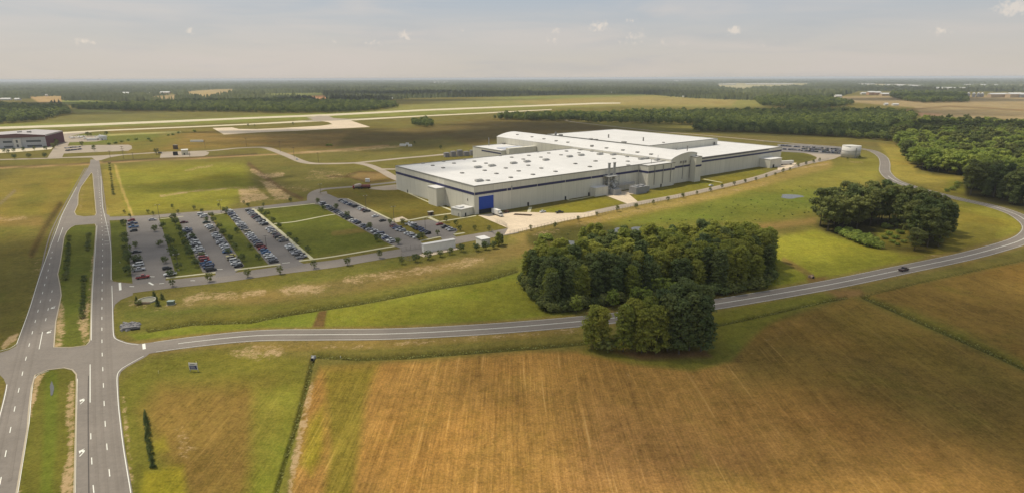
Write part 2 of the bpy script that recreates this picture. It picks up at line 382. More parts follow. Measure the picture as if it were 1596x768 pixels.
 ('l', [(510, 275), (545, 276), (575, 285), (612, 280), (600, 270), (560, 268), (540, 274)], C(96, 74, 48), (1.2, 2), .7),
 ('p', [(545, 276), (575, 283), (606, 277), (595, 270), (560, 270)], C(166, 138, 92), 2, .7),
 ('l', [(0, 318), (10, 309), (22, 298)], C(150, 140, 120), (1.6, 1.6), .8),
 ('l', [(94, 319), (70, 355), (49, 397)], C(104, 80, 50), (3, 6), .7),
]
SANDP = [('l', CURVE, (20, 3), .38), ('l', [(180, 440), (179, 520), (200, 540)], (3, 4), .35), ('l', [(25, 545), (60, 430), (97, 332), (140, 258)], (6, 3), .4), ('l', [(90, 500), (94, 420)], (4, 3), .5),   # weight of bare sandy ground, broken up by noise in the material
 ('p', [(84, 462), (100, 470), (104, 520), (96, 542), (82, 542)], 6, .8), ('p', [(118, 500), (133, 470), (143, 440), (141, 530), (128, 538)], 6, .85),
 ('l', [(145, 400), (140, 450)], (2, 4), .7), ('p', [(42, 640), (50, 585), (72, 578), (62, 600), (50, 650)], 5, .9),
 ('p', [(100, 640), (108, 590), (118, 590), (117, 800), (90, 800), (95, 740), (105, 700)], 6, .85), ('l', [(40, 660), (35, 700), (28, 768)], (3, 7), .6),
 ('l', [(192, 620), (200, 700), (210, 790)], (3, 8), .6), ('p', [(0, 540), (14, 523), (30, 516), (28, 530), (5, 545)], 3, .95),
 ('l', [(203, 470), (240, 482), (280, 478), (300, 470)], (5, 9), .5), ('l', [(290, 468), (315, 460), (370, 460), (410, 455)], (5, 9), .75), ('p', [(430, 445), (470, 438), (520, 443), (500, 460), (440, 462)], 8, .75),
 ('l', [(540, 436), (610, 428), (700, 415), (750, 404)], (6, 10), .62), ('p', [(368, 292), (398, 290), (428, 312), (375, 320)], 5, .85), ('p', [(402, 280), (425, 283), (462, 312), (428, 315)], 5, .85),
 ('l', [(250, 306), (290, 300), (312, 297)], (1.5, 3), .8), ('l', [(200, 292), (240, 288)], (1, 2), .5), ('l', [(315, 297), (400, 291)], (2, 3), .6), ('l', [(290, 266), (330, 258)], (2, 3), .7),
 ('p', [(485, 262), (545, 265), (560, 272), (520, 285), (470, 282)], 8, .55), ('l', [(393, 266), (410, 275), (440, 272)], (4, 5), .8), ('l', [(420, 287), (480, 296)], (3, 8), .5),
 ('p', [(350, 548), (400, 534), (440, 534), (450, 548), (420, 562), (370, 562)], 7, .7), ('l', [(450, 538), (560, 540), (700, 530), (900, 515)], (2, 6), .5),
 ('l', [(450, 768), (468, 680), (485, 600)], (5, 9), .75), ('l', [(440, 900), (450, 768)], (6, 9), .75), ('p', [(270, 665), (285, 655), (300, 690), (295, 720), (275, 712)], 9, .55), ('p', [(280, 690), (310, 695), (300, 706), (278, 706)], 6, .6),
 ('l', [(832, 366), (870, 360)], (3, 6), .6), ('l', [(900, 351), (1000, 328), (1070, 315), (1200, 285)], (3, 6), .5), ('l', [(1240, 262), (1290, 256)], (1.5, 3), .7), ('l', [(1325, 252), (1345, 254)], (1.5, 3), .5),
 ('l', [(1118, 478), (1300, 447)], (1, 3), .25), ('l', [(1480, 305), (1512, 327)], (1, 2), .5), ('l', [(1440, 398), (1475, 398)], (1, 2), .6), ('l', [(470, 238), (560, 234), (625, 228)], (2, 2.5), .75),
 ('l', [(0, 342), (40, 340)], (3, 5), .7), ('l', [(50, 430), (60, 405)], (4, 8), .45), ('l', [(130, 290), (125, 325)], (3, 5), .5), ('l', [(142, 290), (145, 330)], (1.5, 3), .5), ('l', [(165, 320), (170, 335)], (2, 3), .6),
 ('p', [(1180, 530), (1216, 495), (1260, 490), (1230, 520), (1160, 560)], 16, .35), ('p', [(900, 556), (1000, 572), (1120, 570), (1100, 600), (950, 590)], 16, .35),
]
DITCH = [([(232, 513), (300, 502), (390, 499), (450, 487), (550, 472), (600, 463), (680, 447), (760, 434), (805, 420)], 4.5, 1.1),
         ([(487, 562), (478, 600), (462, 660), (445, 715), (430, 768), (415, 850)], 4.5, .8),
         ([(490, 553), (560, 557), (640, 554), (740, 546), (850, 538), (915, 532)], 5, .8), ([(1112, 507), (1196, 489), (1260, 474), (1320, 462)], 3, .7),
         ([(1345, 460), (1400, 484), (1470, 515), (1550, 550), (1640, 592), (1760, 650)], 5, 1.0), ([(1350, 460), (1440, 438), (1596, 405)], 1.5, .3),
         ([(94, 319), (70, 355), (49, 397)], 2, .5)]

step_y = [123.3, 124, 124.7, 125.5, 126.5] + list(np.arange(127.5, 170, 1)) + list(np.arange(170, 784, 1.7))
rr = [H/math.tan(pitch+math.atan((y-384)/F)) for y in step_y]
rr = np.array([42000.]+[r for r in rr if r < 41000]+[100, 85, 65, 40, 15, 1])
th = np.concatenate([np.arange(-52, 52.001, .12), np.arange(56, 308, 8)])*math.pi/180
nr, nt = len(rr), len(th)
TH, RR = np.meshgrid(th, rr); X = np.sin(TH)*RR; Y = np.cos(TH)*RR
PX, PY = P_np(X, Y)
cols = np.zeros((nr, nt, 3)); cols[:] = C(126, 122, 58)
# broad natural patches
def vnoise(x, y, s, seed):
    r_ = np.random.default_rng(seed); t_ = r_.random((64, 64)); fx = x/s; fy = y/s
    ix = np.floor(fx).astype(int); iy = np.floor(fy).astype(int); a = fx-ix; b = fy-iy; a = a*a*(3-2*a); b = b*b*(3-2*b)
    g = lambda i, j: t_[i % 64, j % 64]
    return (g(ix, iy)*(1-a)+g(ix+1, iy)*a)*(1-b)+(g(ix, iy+1)*(1-a)+g(ix+1, iy+1)*a)*b
for kd, pts, c, fe, st in PAINT:
    w = poly_w(PX, PY, pts, fe) if kd == 'p' else line_w(PX, PY, pts, *fe)
    w = (w*st)[..., None]; cols = cols*(1-w)+c*w
zz = np.zeros((nr, nt))
for pts, w_, dep in DITCH:
    w = line_w(PX, PY, pts, w_*.5, w_*.9); zz -= dep*w
    k = (line_w(PX, PY, pts, w_*.45, w_*.9)*.72)[..., None]; cols = cols*(1-k)+MARSH*k
sand = np.zeros((nr, nt))
for kd, pts, fe, st in SANDP:
    w = poly_w(PX, PY, pts, fe) if kd == 'p' else line_w(PX, PY, pts, *fe)
    sand = np.maximum(sand, w*st)
rows = np.maximum(poly_w(PX, PY, GOLDF, 8)*np.clip(1.15-(PX-700)/1100, .45, 1), .4*poly_w(PX, PY, RFIELD, 8))
rows = np.maximum(rows, .6*poly_w(PX, PY, [(230, 620), (440, 600), (420, 800), (240, 800)], 20))
v1 = vnoise(X, Y, 38, 1)*.6+vnoise(X, Y, 13, 2)*.4
cols *= (.84+.32*v1)[..., None]

def ground_mat():
    m = bpy.data.materials.new('land_cover'); m.use_nodes = True; N = NT(m.node_tree); b = N.n['Principled BSDF']
    b.inputs['Roughness'].default_value = 1; b.inputs['Specular IOR Level'].default_value = .05
    pos = N.new('ShaderNodeNewGeometry').outputs['Position']
    ca = N.new('ShaderNodeAttribute', attribute_name='cover').outputs['Color']
    sa = N.new('ShaderNodeAttribute', attribute_name='sand').outputs['Fac']
    ra = N.new('ShaderNodeAttribute', attribute_name='rows').outputs['Fac']
    n1 = N.noise(pos, .05, 4, .6); n2 = N.noise(pos, .35, 4, .65); n3 = N.noise(pos, 1.4, 3, .7); n4 = N.noise(pos, .016, 3, .6, .6)
    f = N.math('ADD', N.math('MULTIPLY', n1, .45), N.math('MULTIPLY', n2, .55)); f = N.math('ADD', f, N.math('MULTIPLY', n3, .6)); f = N.math('MULTIPLY', N.math('ADD', f, -.2), 1.67)
    c = N.new('ShaderNodeVectorMath', operation='SCALE'); N.link(ca, c.inputs[0]); N.link(f, c.inputs['Scale']); c = c.outputs[0]
    # drier or greener patches
    c = N.mix(N.math('MULTIPLY', N.ramp(n4, .45, .68), .45), c, N.mix(1.0, c, (1.12, .97, .85), 'MULTIPLY'))
    c = N.mix(N.math('MULTIPLY', N.ramp(N.noise(pos, .03, 5, .65, .5), .55, .7), .5), c, N.mix(1.0, c, (.80, 1.02, .72), 'MULTIPLY'))
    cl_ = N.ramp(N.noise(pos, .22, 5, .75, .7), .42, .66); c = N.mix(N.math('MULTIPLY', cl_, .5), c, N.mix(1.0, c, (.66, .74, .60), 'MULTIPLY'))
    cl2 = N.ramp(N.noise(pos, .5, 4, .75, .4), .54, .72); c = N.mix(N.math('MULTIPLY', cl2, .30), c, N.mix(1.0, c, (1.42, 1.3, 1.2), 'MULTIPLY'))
    # crop rows: drill lines and stubble
    mp = N.mapping(pos, rot=(0, 0, math.radians(-13)), scale=(.55, .012, 1))
    mp2 = N.mapping(pos, rot=(0, 0, math.radians(-13)), scale=(.13, .006, 1))
    mp3 = N.mapping(pos, rot=(0, 0, math.radians(-13)), scale=(1.6, .05, 1))
    r1 = N.noise(mp, 1, 4, .7, .3); r2 = N.noise(mp2, 1, 3, .6, .4); r3 = N.noise(mp3, 1, 3, .7, .2)
    rf = N.math('ADD', N.math('ADD', N.math('MULTIPLY', N.ramp(r1, .3, .7), .26), N.math('MULTIPLY', N.ramp(r2, .3, .7), .16)), N.math('MULTIPLY', N.ramp(r3, .3, .7), .34)); rf = N.math('ADD', rf, N.math('MULTIPLY', N.ramp(N.noise(pos, 2.2, 3, .8), .3, .7), .3)); rf = N.math('ADD', rf, .48)
    rc = N.new('ShaderNodeVectorMath', operation='SCALE'); N.link(c, rc.inputs[0]); N.link(rf, rc.inputs['Scale']); rc = rc.outputs[0]
    rc = N.mix(N.math('MULTIPLY', N.ramp(N.math('MULTIPLY', r1, N.math('ADD', r3, .5)), .60, .78), .4), rc, lin((222, 180, 116), .78))
    c = N.mix(ra, c, rc)
    # bare sand breaking through
    sn = N.math('ADD', N.math('MULTIPLY', N.noise(pos, .11, 6, .75, .8), .45), N.math('MULTIPLY', N.noise(pos, .55, 5, .85, .5), .55))
    sm = N.ramp(N.math('ADD', sn, N.math('MULTIPLY', sa, .25)), .62, .76)
    sm = N.math('MULTIPLY', sm, N.ramp(sa, .02, .2))
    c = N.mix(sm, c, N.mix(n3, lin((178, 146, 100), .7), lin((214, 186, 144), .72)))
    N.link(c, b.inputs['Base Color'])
    bp = N.new('ShaderNodeBump', i_Strength=.5, i_Distance=.6); N.link(n3, bp.inputs['Height']); N.link(bp.outputs[0], b.inputs['Normal'])
    return m
GM = ground_mat()
# cells -> objects by field (neighbouring objects share their border vertices' positions and colours)
V = np.stack([X, Y, zz], -1).reshape(-1, 3); CC = np.concatenate([cols, np.ones((nr, nt, 1))], -1).reshape(-1, 4); SS = sand.reshape(-1); RW = rows.reshape(-1)
ii, jj = np.meshgrid(np.arange(nr-1), np.arange(nt), indexing='ij')
j2 = (jj+1) % nt
quads = np.stack([ii*nt+jj, (ii+1)*nt+jj, (ii+1)*nt+j2, ii*nt+j2], -1).reshape(-1, 4)
cx = PX[:-1, :].reshape(-1)[:quads.shape[0]]; cyy = ((PY[:-1, :]+PY[1:, :])/2).reshape(-1)
inA = inside(cx, cyy, GOLDF); inB = inside(cx, cyy, RFIELD) & ~inA; inC = inside(cx, cyy, TANF) & ~inA & ~inB
def np_mesh(name, v, f, m, attrs=(), smooth=False):
    me = bpy.data.meshes.new(name); n = f.shape[1]
    me.vertices.add(len(v)); me.vertices.foreach_set('co', v.astype(np.float32).ravel())
    me.loops.add(f.size); me.loops.foreach_set('vertex_index', f.astype(np.int32).ravel())
    me.polygons.add(len(f)); me.polygons.foreach_set('loop_start', np.arange(0, f.size, n, dtype=np.int32)); me.polygons.foreach_set('loop_total', np.full(len(f), n, np.int32))
    if smooth: me.polygons.foreach_set('use_smooth', np.ones(len(f), bool))
    for nm, ty, arr in attrs:
        a = me.attributes.new(nm, ty, 'POINT'); a.data.foreach_set('color' if ty == 'FLOAT_COLOR' else 'value', arr.astype(np.float32).ravel())
    for mm in (m if isinstance(m, (list, tuple)) else [m]): me.materials.append(mm)
    me.update(calc_edges=True); me.validate()
    o = bpy.data.objects.new(name, me); col.objects.link(o); return o
for nm, mk in (('ground', ~(inA | inB | inC)), ('stubble_field', inA), ('crop_field', inB), ('distant_field', inC)):
    q = quads[mk]; u, inv = np.unique(q, return_inverse=True); q2 = inv.reshape(q.shape)
    o = np_mesh(nm, V[u], q2, GM, [('cover', 'FLOAT_COLOR', CC[u]), ('sand', 'FLOAT', SS[u]), ('rows', 'FLOAT', RW[u])], True)
    tag(o, kind='structure')
# ------------------------------------------------------------------ paved surfaces
def paving(name, c, crack=.1, seams=0):
    m = bpy.data.materials.new(name); m.use_nodes = True; N = NT(m.node_tree); b = N.n['Principled BSDF']
    b.inputs['Roughness'].default_value = .9; b.inputs['Specular IOR Level'].default_value = .2
    pos = N.new('ShaderNodeNewGeometry').outputs['Position']
    f = N.math('ADD', N.math('MULTIPLY', N.noise(pos, .05, 5, .65), .6), N.math('MULTIPLY', N.noise(pos, .9, 4, .75), .45)); f = N.math('ADD', f, .47)
    st = N.noise(N.mapping(pos, rot=(0, 0, math.radians(36.5)), scale=(.05, .7, 1)), 1, 3, .6); f = N.math('ADD', f, N.math('MULTIPLY', N.math('SUBTRACT', st, .5), .18))
    v = N.new('ShaderNodeVectorMath', operation='SCALE'); v.inputs[0].default_value = c; N.link(f, v.inputs['Scale']); c_ = v.outputs[0]
    ck = N.ramp(N.noise(pos, .25, 6, .8, 1.5), .495, .503); ck2 = N.ramp(N.noise(pos, .25, 6, .8, 1.5), .503, .511)
    c_ = N.mix(N.math('MULTIPLY', N.math('SUBTRACT', ck, ck2), crack), c_, (.05, .05, .05))
    if seams:
        br = N.new('ShaderNodeTexBrick', i_Scale=1.0, offset=0.0); N.link(N.mapping(pos, rot=(0, 0, math.radians(-36.8))), br.inputs[0])
        br.inputs['Brick Width'].default_value = seams; br.inputs['Row Height'].default_value = seams; br.inputs['Mortar Size'].default_value = .12
        c_ = N.mix(N.math('MULTIPLY', br.outputs['Fac'], .35), c_, (.12, .11, .10))
    N.link(c_, b.inputs['Base Color']); return m
ASPH = paving('asphalt', lin((126, 118, 109)), .3); ASPH2 = paving('parking_asphalt', lin((120, 114, 108)), .25); CONC = paving('concrete_paving', lin((204, 186, 160)), .2, 8)
RUNW = paving('runway_surface', lin((196, 184, 156)), .1); WALK = paving('sidewalk_concrete', lin((186, 180, 148)), 0); FARR = paving('worn_asphalt', lin((156, 143, 126)), .1)
PAINTM = mat('road_paint', lin((222, 220, 208)), .7, .15, 1.5); KERB = mat('kerb_concrete', lin((172, 160, 138)), .9, .15, .5)

med_low = [(43, 668), (45, 640), (49, 605), (55, 584), (75, 576), (100, 573), (113, 576), (119, 583), (119.5, 600), (118, 680), (116, 768), (114, 860), (108, 1000), (-30, 1000), (26, 768)]
med_up = [(84, 541), (87, 501), (92, 478), (95.5, 460), (94, 447), (90, 427), (94, 410), (100, 370), (104, 361), (110, 355), (117, 351.5), (148, 349), (150, 353), (147, 392), (142.5, 462), (141, 528), (139, 533), (134, 538), (112, 541)]
med_top = [(142.5, 269), (144.5, 272), (146, 290), (150, 333), (148, 336.5), (130, 338), (119, 336), (116, 331), (121.5, 319), (122, 303), (126, 292)]
hw_out = [(-260, 556), (0, 549), (14, 545), (25, 539), (29, 530), (45.6, 480), (62.5, 426), (88.5, 355.5), (98.5, 330), (118.5, 292), (135, 265), (140, 257), (141, 249), (154, 249), (156, 257), (158, 275), (162, 325), (164, 333), (171, 336.5), (171, 345.5),
          (172, 352), (173.5, 380), (174.5, 437.5), (180, 439), (207, 441.6), (207, 459.5), (188.8, 466.5), (179.5, 474), (177, 482), (177.5, 500), (178.5, 520), (182, 527), (198, 533), (216, 535.3), (232, 534.5), (232, 551.5), (226.5, 556), (198, 571.5), (188.5, 579), (185, 588), (186, 622), (188, 645), (195, 698), (207, 768), (226, 860), (262, 1000),
          (-190, 1000), (-60, 768), (0, 640), (7, 611), (9.5, 599), (6, 590), (0, 584), (-40, 578), (-260, 584)]
flat('highway', GN_(hw_out), .05, ASPH, [GN_(med_low), GN_(med_up), GN_(med_top)])
kb = MB()
for isl in (med_low, med_up, med_top):
    p = GN_(isl); p = p+[p[0], p[1]]; ribbon(kb, p[:-1], .35, .0, 0, .15)
tag(kb.build('median_kerb', KERB), kind='structure')

def road(name, pts, w, z=.05, m=None, sub=8):
    ZC[0] += 1; z += ZC[0]*.0008
    mb = MB(); L = smooth_line(GN_(pts), sub); ribbon(mb, L, w, z); tag(mb.build(name, m or ASPH), kind='structure'); return L
curve_px = [(215, 544.5), (300, 532.5), (400, 522.8), (500, 521.2), (600, 520.2), (700, 516), (800, 509.5), (910, 500), (1000, 490), (1107, 475), (1196, 460.5), (1300, 442), (1404, 420.5), (1500, 400.5), (1561, 384.5), (1592, 374), (1606, 364), (1608, 354), (1598, 343.5), (1580, 333), (1545, 321.5), (1500, 311.5), (1460, 302), (1425, 292.5), (1393, 281), (1379.5, 268), (1379.3, 255), (1376, 246), (1366, 238.5), (1350, 233.5), (1310, 229.6), (1254, 225.5), (1190, 220)]
Lc = road('curved_road', curve_px, 9.6, .055)
TRK = paving('tyre_darkened_asphalt', lin((122, 114, 105)), 0); OIL = paving('sealed_crack', lin((84, 79, 75)), 0)
tk = MB()
for o_ in (1.35, 2.95, -1.35, -2.95): ribbon(tk, Lc[10:-10], .75, .098, o_)
for pts in ([(178, 790), (166.5, 668), (162, 567), (161, 531), (161, 470), (162, 366), (157, 300), (153, 265)], [(-2, 755), (9.5, 694), (25, 618), (43, 540), (59.5, 478), (74, 420), (81, 384), (92, 350), (117, 300), (137, 262)]):
    Lt = smooth_line(GN_(pts), 8)
    for o_ in ((-1.9, -.9, 1.0, 2.6) if pts[0][0] > 100 else (-1.9, 1.0, 2.4)): ribbon(tk, Lt, .6, .0985, o_)
tag(tk.build('tyre_tracks', TRK), kind='structure')
tk = MB(); ribbon(tk, smooth_line(GN_([(139, 800), (137.8, 700), (137.4, 620), (138, 585)]), 5), .22, .1005); ribbon(tk, GN_([(60, 520), (84, 512)]), .2, .1005); tag(tk.build('road_crack_seal', OIL), kind='structure')
mk = MB()
ribbon(mk, Lc[6:-60], .16, .112, .12); ribbon(mk, Lc[6:-60], .16, .112, -.12); ribbon(mk, Lc[2:-8], .15, .112, 4.35); ribbon(mk, Lc[3:-8], .15, .112, -4.35)
road('perimeter_lane', [(1195, 220.4), (1112, 212.5), (1040, 206.5), (1005, 203), (956, 197.6), (891, 190), (880, 187)], 6, .04, FARR)
Lp = road('perimeter_road', [(905, 336), (927, 331), (960, 324), (1000, 316), (1060, 305), (1100, 296.5), (1150, 285), (1190, 274.5), (1214, 266.5), (1245, 258), (1267, 252.5), (1295, 247)], 8.5, .05, FARR)
flat('parking_apron', GN_([(1211, 230.5), (1250, 231), (1312, 237), (1312, 243), (1300, 248), (1268, 255), (1262, 252), (1272, 248.5), (1273, 245.5), (1263, 241), (1245, 237.2), (1211, 236)]), .045, FARR)
flat('parking_lot', GN_([(1212, 225), (1247, 225.5), (1312, 230.2), (1312, 242), (1211, 236.5)]), .06, ASPH2)
road('access_road', [(164, 341.3), (200, 340), (233, 338.3), (300, 333), (360, 329), (411, 323.5), (450, 319), (491, 314)], 11, .045)
road('access_road', [(488, 316), (486, 309), (488, 302), (497, 297), (510, 294.5), (553, 291), (606, 285.5), (627, 283)], 7, .05)
flat('parking_apron', GN_([(484, 318), (489, 303), (500, 300), (509, 298.5), (512, 307), (500, 320)]), .06, ASPH)
flat('gravel_pad', GN_([(575, 295), (579, 292), (626, 287), (626, 296), (600, 297)]), .03, FARR)
road('airfield_road', [(-100, 253.5), (0, 249.3), (80, 247), (155, 243.5), (200, 241), (251, 238), (325, 235.5), (368, 231.5), (400, 230), (414, 230.7), (425, 234), (450, 243.5), (466, 250.5), (480, 254.3), (500, 255.5), (549, 254.6), (580, 251.8), (625, 247.2), (680, 242.3), (712, 239), (760, 236)], 10, .04, FARR)
flat('service_yard', GN_([(150, 251), (143, 246), (110, 246.5), (200, 241), (170, 246), (158, 250)]), .045, FARR)
road('airfield_road', [(556, 254.5), (575, 258), (596, 267), (614, 277), (640, 287)], 9, .05, FARR)
road('airfield_road', [(588, 264), (606, 264), (650, 264)], 8, .06, FARR)
flat('service_yard', GN_([(251, 239), (319, 235.8), (326, 238), (324, 241.5), (317, 244), (249, 246.5)]), .05, FARR)
road('terminal_drive', [(85, 246.5), (90, 238), (95, 229), (101, 220)], 14, .05, FARR)
flat('terminal_parking', GN_([(97, 229), (110, 227.5), (150, 226.5), (200, 226), (205, 227.5), (206, 232), (200, 235.5), (128, 238.5), (95, 240), (92, 238)]), .055, FARR)
flat('terminal_parking', GN_([(-60, 243), (-60, 233), (76, 227.5), (84, 228), (80, 233), (40, 236.5)]), .05, RUNW)
flat('aircraft_apron', GN_([(95, 207), (130, 205), (150, 205), (110, 212), (160, 212), (166, 218), (150, 221), (100, 222.5), (94, 222)]), .05, FARR)
def strip(name, top, bot, z, m): flat(name, GN_(top)+GN_(bot[::-1]), z, m)
strip('runway', [(-300, 208), (0, 198), (104, 194.6), (287, 187.3), (400, 182.6), (509, 178.3), (660, 170.8), (800, 165.4), (930, 160.4), (967, 160.3)], [(-300, 212), (0, 201.5), (104, 198), (287, 190.4), (400, 185.3), (509, 181.3), (660, 173.3), (800, 167.6), (930, 162.6), (967, 161.8)], .05, RUNW)
strip('taxiway', [(96, 206.5), (156, 203.2), (312, 196.6), (400, 192.6), (504, 186.4), (556, 185.6), (660, 180.3), (765, 175.4), (860, 170.5)], [(96, 209), (156, 205), (312, 198.4), (400, 194.4), (504, 189.5), (556, 188), (660, 182.1), (765, 177), (860, 171.6)], .06, RUNW)
flat('taxiway', GN_([(478, 184), (495, 181), (512, 181), (520, 184.5), (556, 186.5), (500, 189.5), (470, 189.3), (488, 186.5)]), .07, FARR)
flat('concrete_apron', GN_([(331, 200), (362, 199), (372, 201.5), (400, 201.8), (440, 200), (500, 196.5), (518, 194), (512, 191), (500, 189), (546, 188), (556, 191.5), (577, 198.4), (470, 204), (400, 207), (349, 210.3)]), .08, CONC)
# parking strips and yard
flat('parking_lot', GN_([(196, 341), (246, 338), (251, 350), (262, 386), (273, 425), (268, 429), (258, 434.5), (258, 440), (207, 443), (204, 420), (199, 380)]), .06, ASPH2)
flat('parking_lot', GN_([(275, 335), (319, 331), (328, 337), (336, 350), (381, 414), (367, 424), (366, 428), (336, 432), (336, 426), (316, 424), (298, 387)]), .06, ASPH2)
flat('parking_lot', GN_([(350, 328), (395, 324), (400, 331), (478, 399.5), (467, 407.5), (476, 412), (437, 420), (437, 415), (418, 412), (385, 372)]), .06, ASPH2)
flat('parking_lot', GN_([(494, 311), (512, 303), (527, 309.5), (540, 309.5), (613, 345.5), (652, 373), (662, 383), (657, 396), (627, 400), (626, 388), (607, 380.5), (540, 344), (498, 321)]), .112, ASPH2)
flat('parking_lot', GN_([(640, 345.5), (668, 342.5), (684, 345), (714, 359), (706, 366), (712, 370), (690, 375), (686, 369), (668, 371.5), (655, 362)]), .06, ASPH2)
road('service_lane', [(195, 451), (230, 446.5), (273, 441.5), (350, 433), (429, 422), (520, 410.8), (560, 404), (626, 393), (650, 389), (713, 374.5), (768, 365), (800, 359.5)], 12.5, .05)
flat('loading_yard', GN_([(745, 336), (766, 333.2), (800, 331.2), (826, 331), (850, 331.8), (878, 332.6), (917, 331.8), (927, 329), (929, 335.5), (878, 345), (800, 363.5), (786, 366), (792, 356)]), .075, CONC)
flat('concrete_pad', GN_([(940, 303.5), (962, 299), (1008, 294), (1012, 297), (1000, 302), (981, 303.5), (994, 314.5), (978, 318)]), .05, CONC)
flat('concrete_pad', GN_([(1212, 252), (1242, 254.5), (1233, 262), (1212, 266)]), .055, CONC)
flat('concrete_pad', GN_([(612, 341.3), (627, 337.8), (637, 343), (617, 347)]), .045, CONC)
flat('concrete_pad', GN_([(652, 397), (708, 384.5), (716, 388), (660, 400.5)]), .07, CONC)
sw = MB()
for pts, w in [([(394, 325.5), (430, 355), (460, 381), (486, 403)], 1.8), ([(427, 349), (455, 346.5), (480, 342), (505, 337), (529, 333.3)], 1.8), ([(398, 327.3), (450, 322), (491, 317.6)], 1.8),
               ([(466, 406.6), (520, 399.6), (597, 386.6), (627, 381.6)], 1.8), ([(259, 433), (300, 428.5), (336, 424.5)], 1.8), ([(366, 420.3), (437, 411.6)], 1.8), ([(540, 310), (577, 327.5), (613, 344.7)], 2.2),
               ([(616, 345), (640, 343), (667, 338), (705, 332.8)], 2.4), ([(667, 338), (684, 346)], 2.4), ([(684, 346), (742, 336.5)], 1.8), ([(649, 376.6), (687, 369)], 1.8), ([(707.5, 365.6), (724, 363)], 2.2),
               ([(684, 320), (705, 328.5)], 2), ([(824, 331), (827, 323)], 2.2), ([(886, 309), (889, 312.5), (925, 306), (942, 302.5)], 1.5), ([(1097, 279.7), (1125.5, 285)], 1.8), ([(246, 342), (252, 341.3), (286, 337.6)], 1.2), ([(332, 335), (349, 333)], 1.2), ([(628, 297.5), (672, 317), (684, 320)], 1.4)]:
    ribbon(sw, smooth_line(GN_(pts), 4), w, .0, 0, .1)
tag(sw.build('sidewalk', WALK), kind='structure')
# road paint
def dash(pts, per=12.2, ln=3.2, w=.2, off=0):
    L = smooth_line(GN_(pts), 10); d = 0; nxt = 0
    acc_ = [0]
    for a, b in zip(L[:-1], L[1:]): acc_.append(acc_[-1]+(b-a).length)
    def at(s):
        for i in range(len(L)-1):
            if acc_[i+1] >= s: return L[i].lerp(L[i+1], (s-acc_[i])/max(acc_[i+1]-acc_[i], 1e-6))
        return L[-1]
    s = off
    while s+ln < acc_[-1]:
        ribbon(mk, [at(s), at(s+ln)], w, .115); s += per
dash([(0, 755), (11.5, 694), (27, 618), (45, 540), (61, 478), (75.5, 420), (82, 390)]); dash([(71, 500), (76, 478), (82, 450)])
dash([(176, 790), (164.6, 668), (160, 567), (159, 531), (159, 470), (159.6, 366), (155, 300), (152, 265)]); dash([(146.5, 768), (144.8, 749), (142.4, 702), (141, 655)])
for pts in ([(66.4, 517), (61, 544)], [(98, 355), (90, 378)], [(140.6, 567.6), (140.6, 627)]): ribbon(mk, GN_(pts), .2, .115)
for pts in ([(26, 536), (46.5, 480), (63.5, 426), (89.5, 355.5), (99.5, 330), (119.5, 292)], [(-10, 549), (14, 543), (26, 536)], [(160.5, 325), (172, 380), (173.3, 436)], [(174.5, 445), (175.5, 482), (176, 500), (177, 521), (181, 528), (198, 534.6), (216, 537)],
            [(224, 554.5), (198, 569), (187, 577), (182.5, 588), (184, 622), (186, 645), (192.5, 698), (204, 768)], [(157.3, 275), (160, 325)], [(11, 599), (9, 611), (2, 640), (-20, 720)]):
    ribbon(mk, smooth_line(GN_(pts), 6), .18, .115)
for pts in ([(45.5, 660), (50.5, 605), (57, 586), (76, 577.5)], [(28, 768), (45.5, 660)], [(120.8, 590), (119, 680), (117.5, 768)], [(142.5, 530), (144, 462), (148.6, 392), (151.3, 352)]): ribbon(mk, smooth_line(GN_(pts), 6), .15, .115)
for a, b in (((186.8, 440.5), (187.6, 452)), ((224, 535.6), (225, 544))): ribbon(mk, GN_([a, b]), .9, .119)
for px_, y0, n in [(163, 347, 5), (163, 376, 2)]:
    for k in range(n): ribbon(mk, GN_([(px_, y0+k*5), (px_+7, y0+k*5)]), .35, .115)
def arrow(px, py, flip=1):
    c = G(px, py, 0); s_ = flip
    poly = [(0, -1.6), (0, .2), (-.5, 1.0), (-1.3, 1.0), (-1.3, 1.7), (-2.6, .6), (-1.3, -.5), (-1.3, .3), (-.8, .3), (-.45, -.2), (-.45, -1.6)]
    pts = [Vector((c.x+s_*q[0]*.62-.1*q[1], c.y+s_*q[1]*.95, 0)) for q in poly]
    tri = tessellate_polygon([pts]); fs = []
    for a, b, d in tri:
        if (pts[b]-pts[a]).cross(pts[d]-pts[a]).z < 0: b, d = d, b
        fs.append((a, b, d))
    mk.add([(p.x, p.y, .118) for p in pts], fs)
for a in ((131, 625, 1), (131, 705, 1), (74.5, 517, -1), (81, 479, -1)): arrow(*a)
for pts in ([(202, 446), (209, 446.4)], [(248, 442), (256, 441)], [(297, 437), (304, 437.2)], [(232, 431), (241, 431)], [(333, 420), (347, 419.5)], [(440, 410), (452, 409)]): ribbon(mk, GN_(pts), .5, .119)
ribbon(mk, GN_([(232, 440), (239, 444)]), .8, .119)
# bay lines
def bays(a, b, n, length=5.0, side=1):
    A = G(*a); B = G(*b); d = (B-A).normalized(); nn = Vector((d.y, -d.x, 0))*side
    for k in range(n+1):
        p = A.lerp(B, k/n); ribbon(mk, [p-nn*length/2, p+nn*length/2], .12, .071)
tag(mk.build('road_marking', PAINTM), kind='structure')

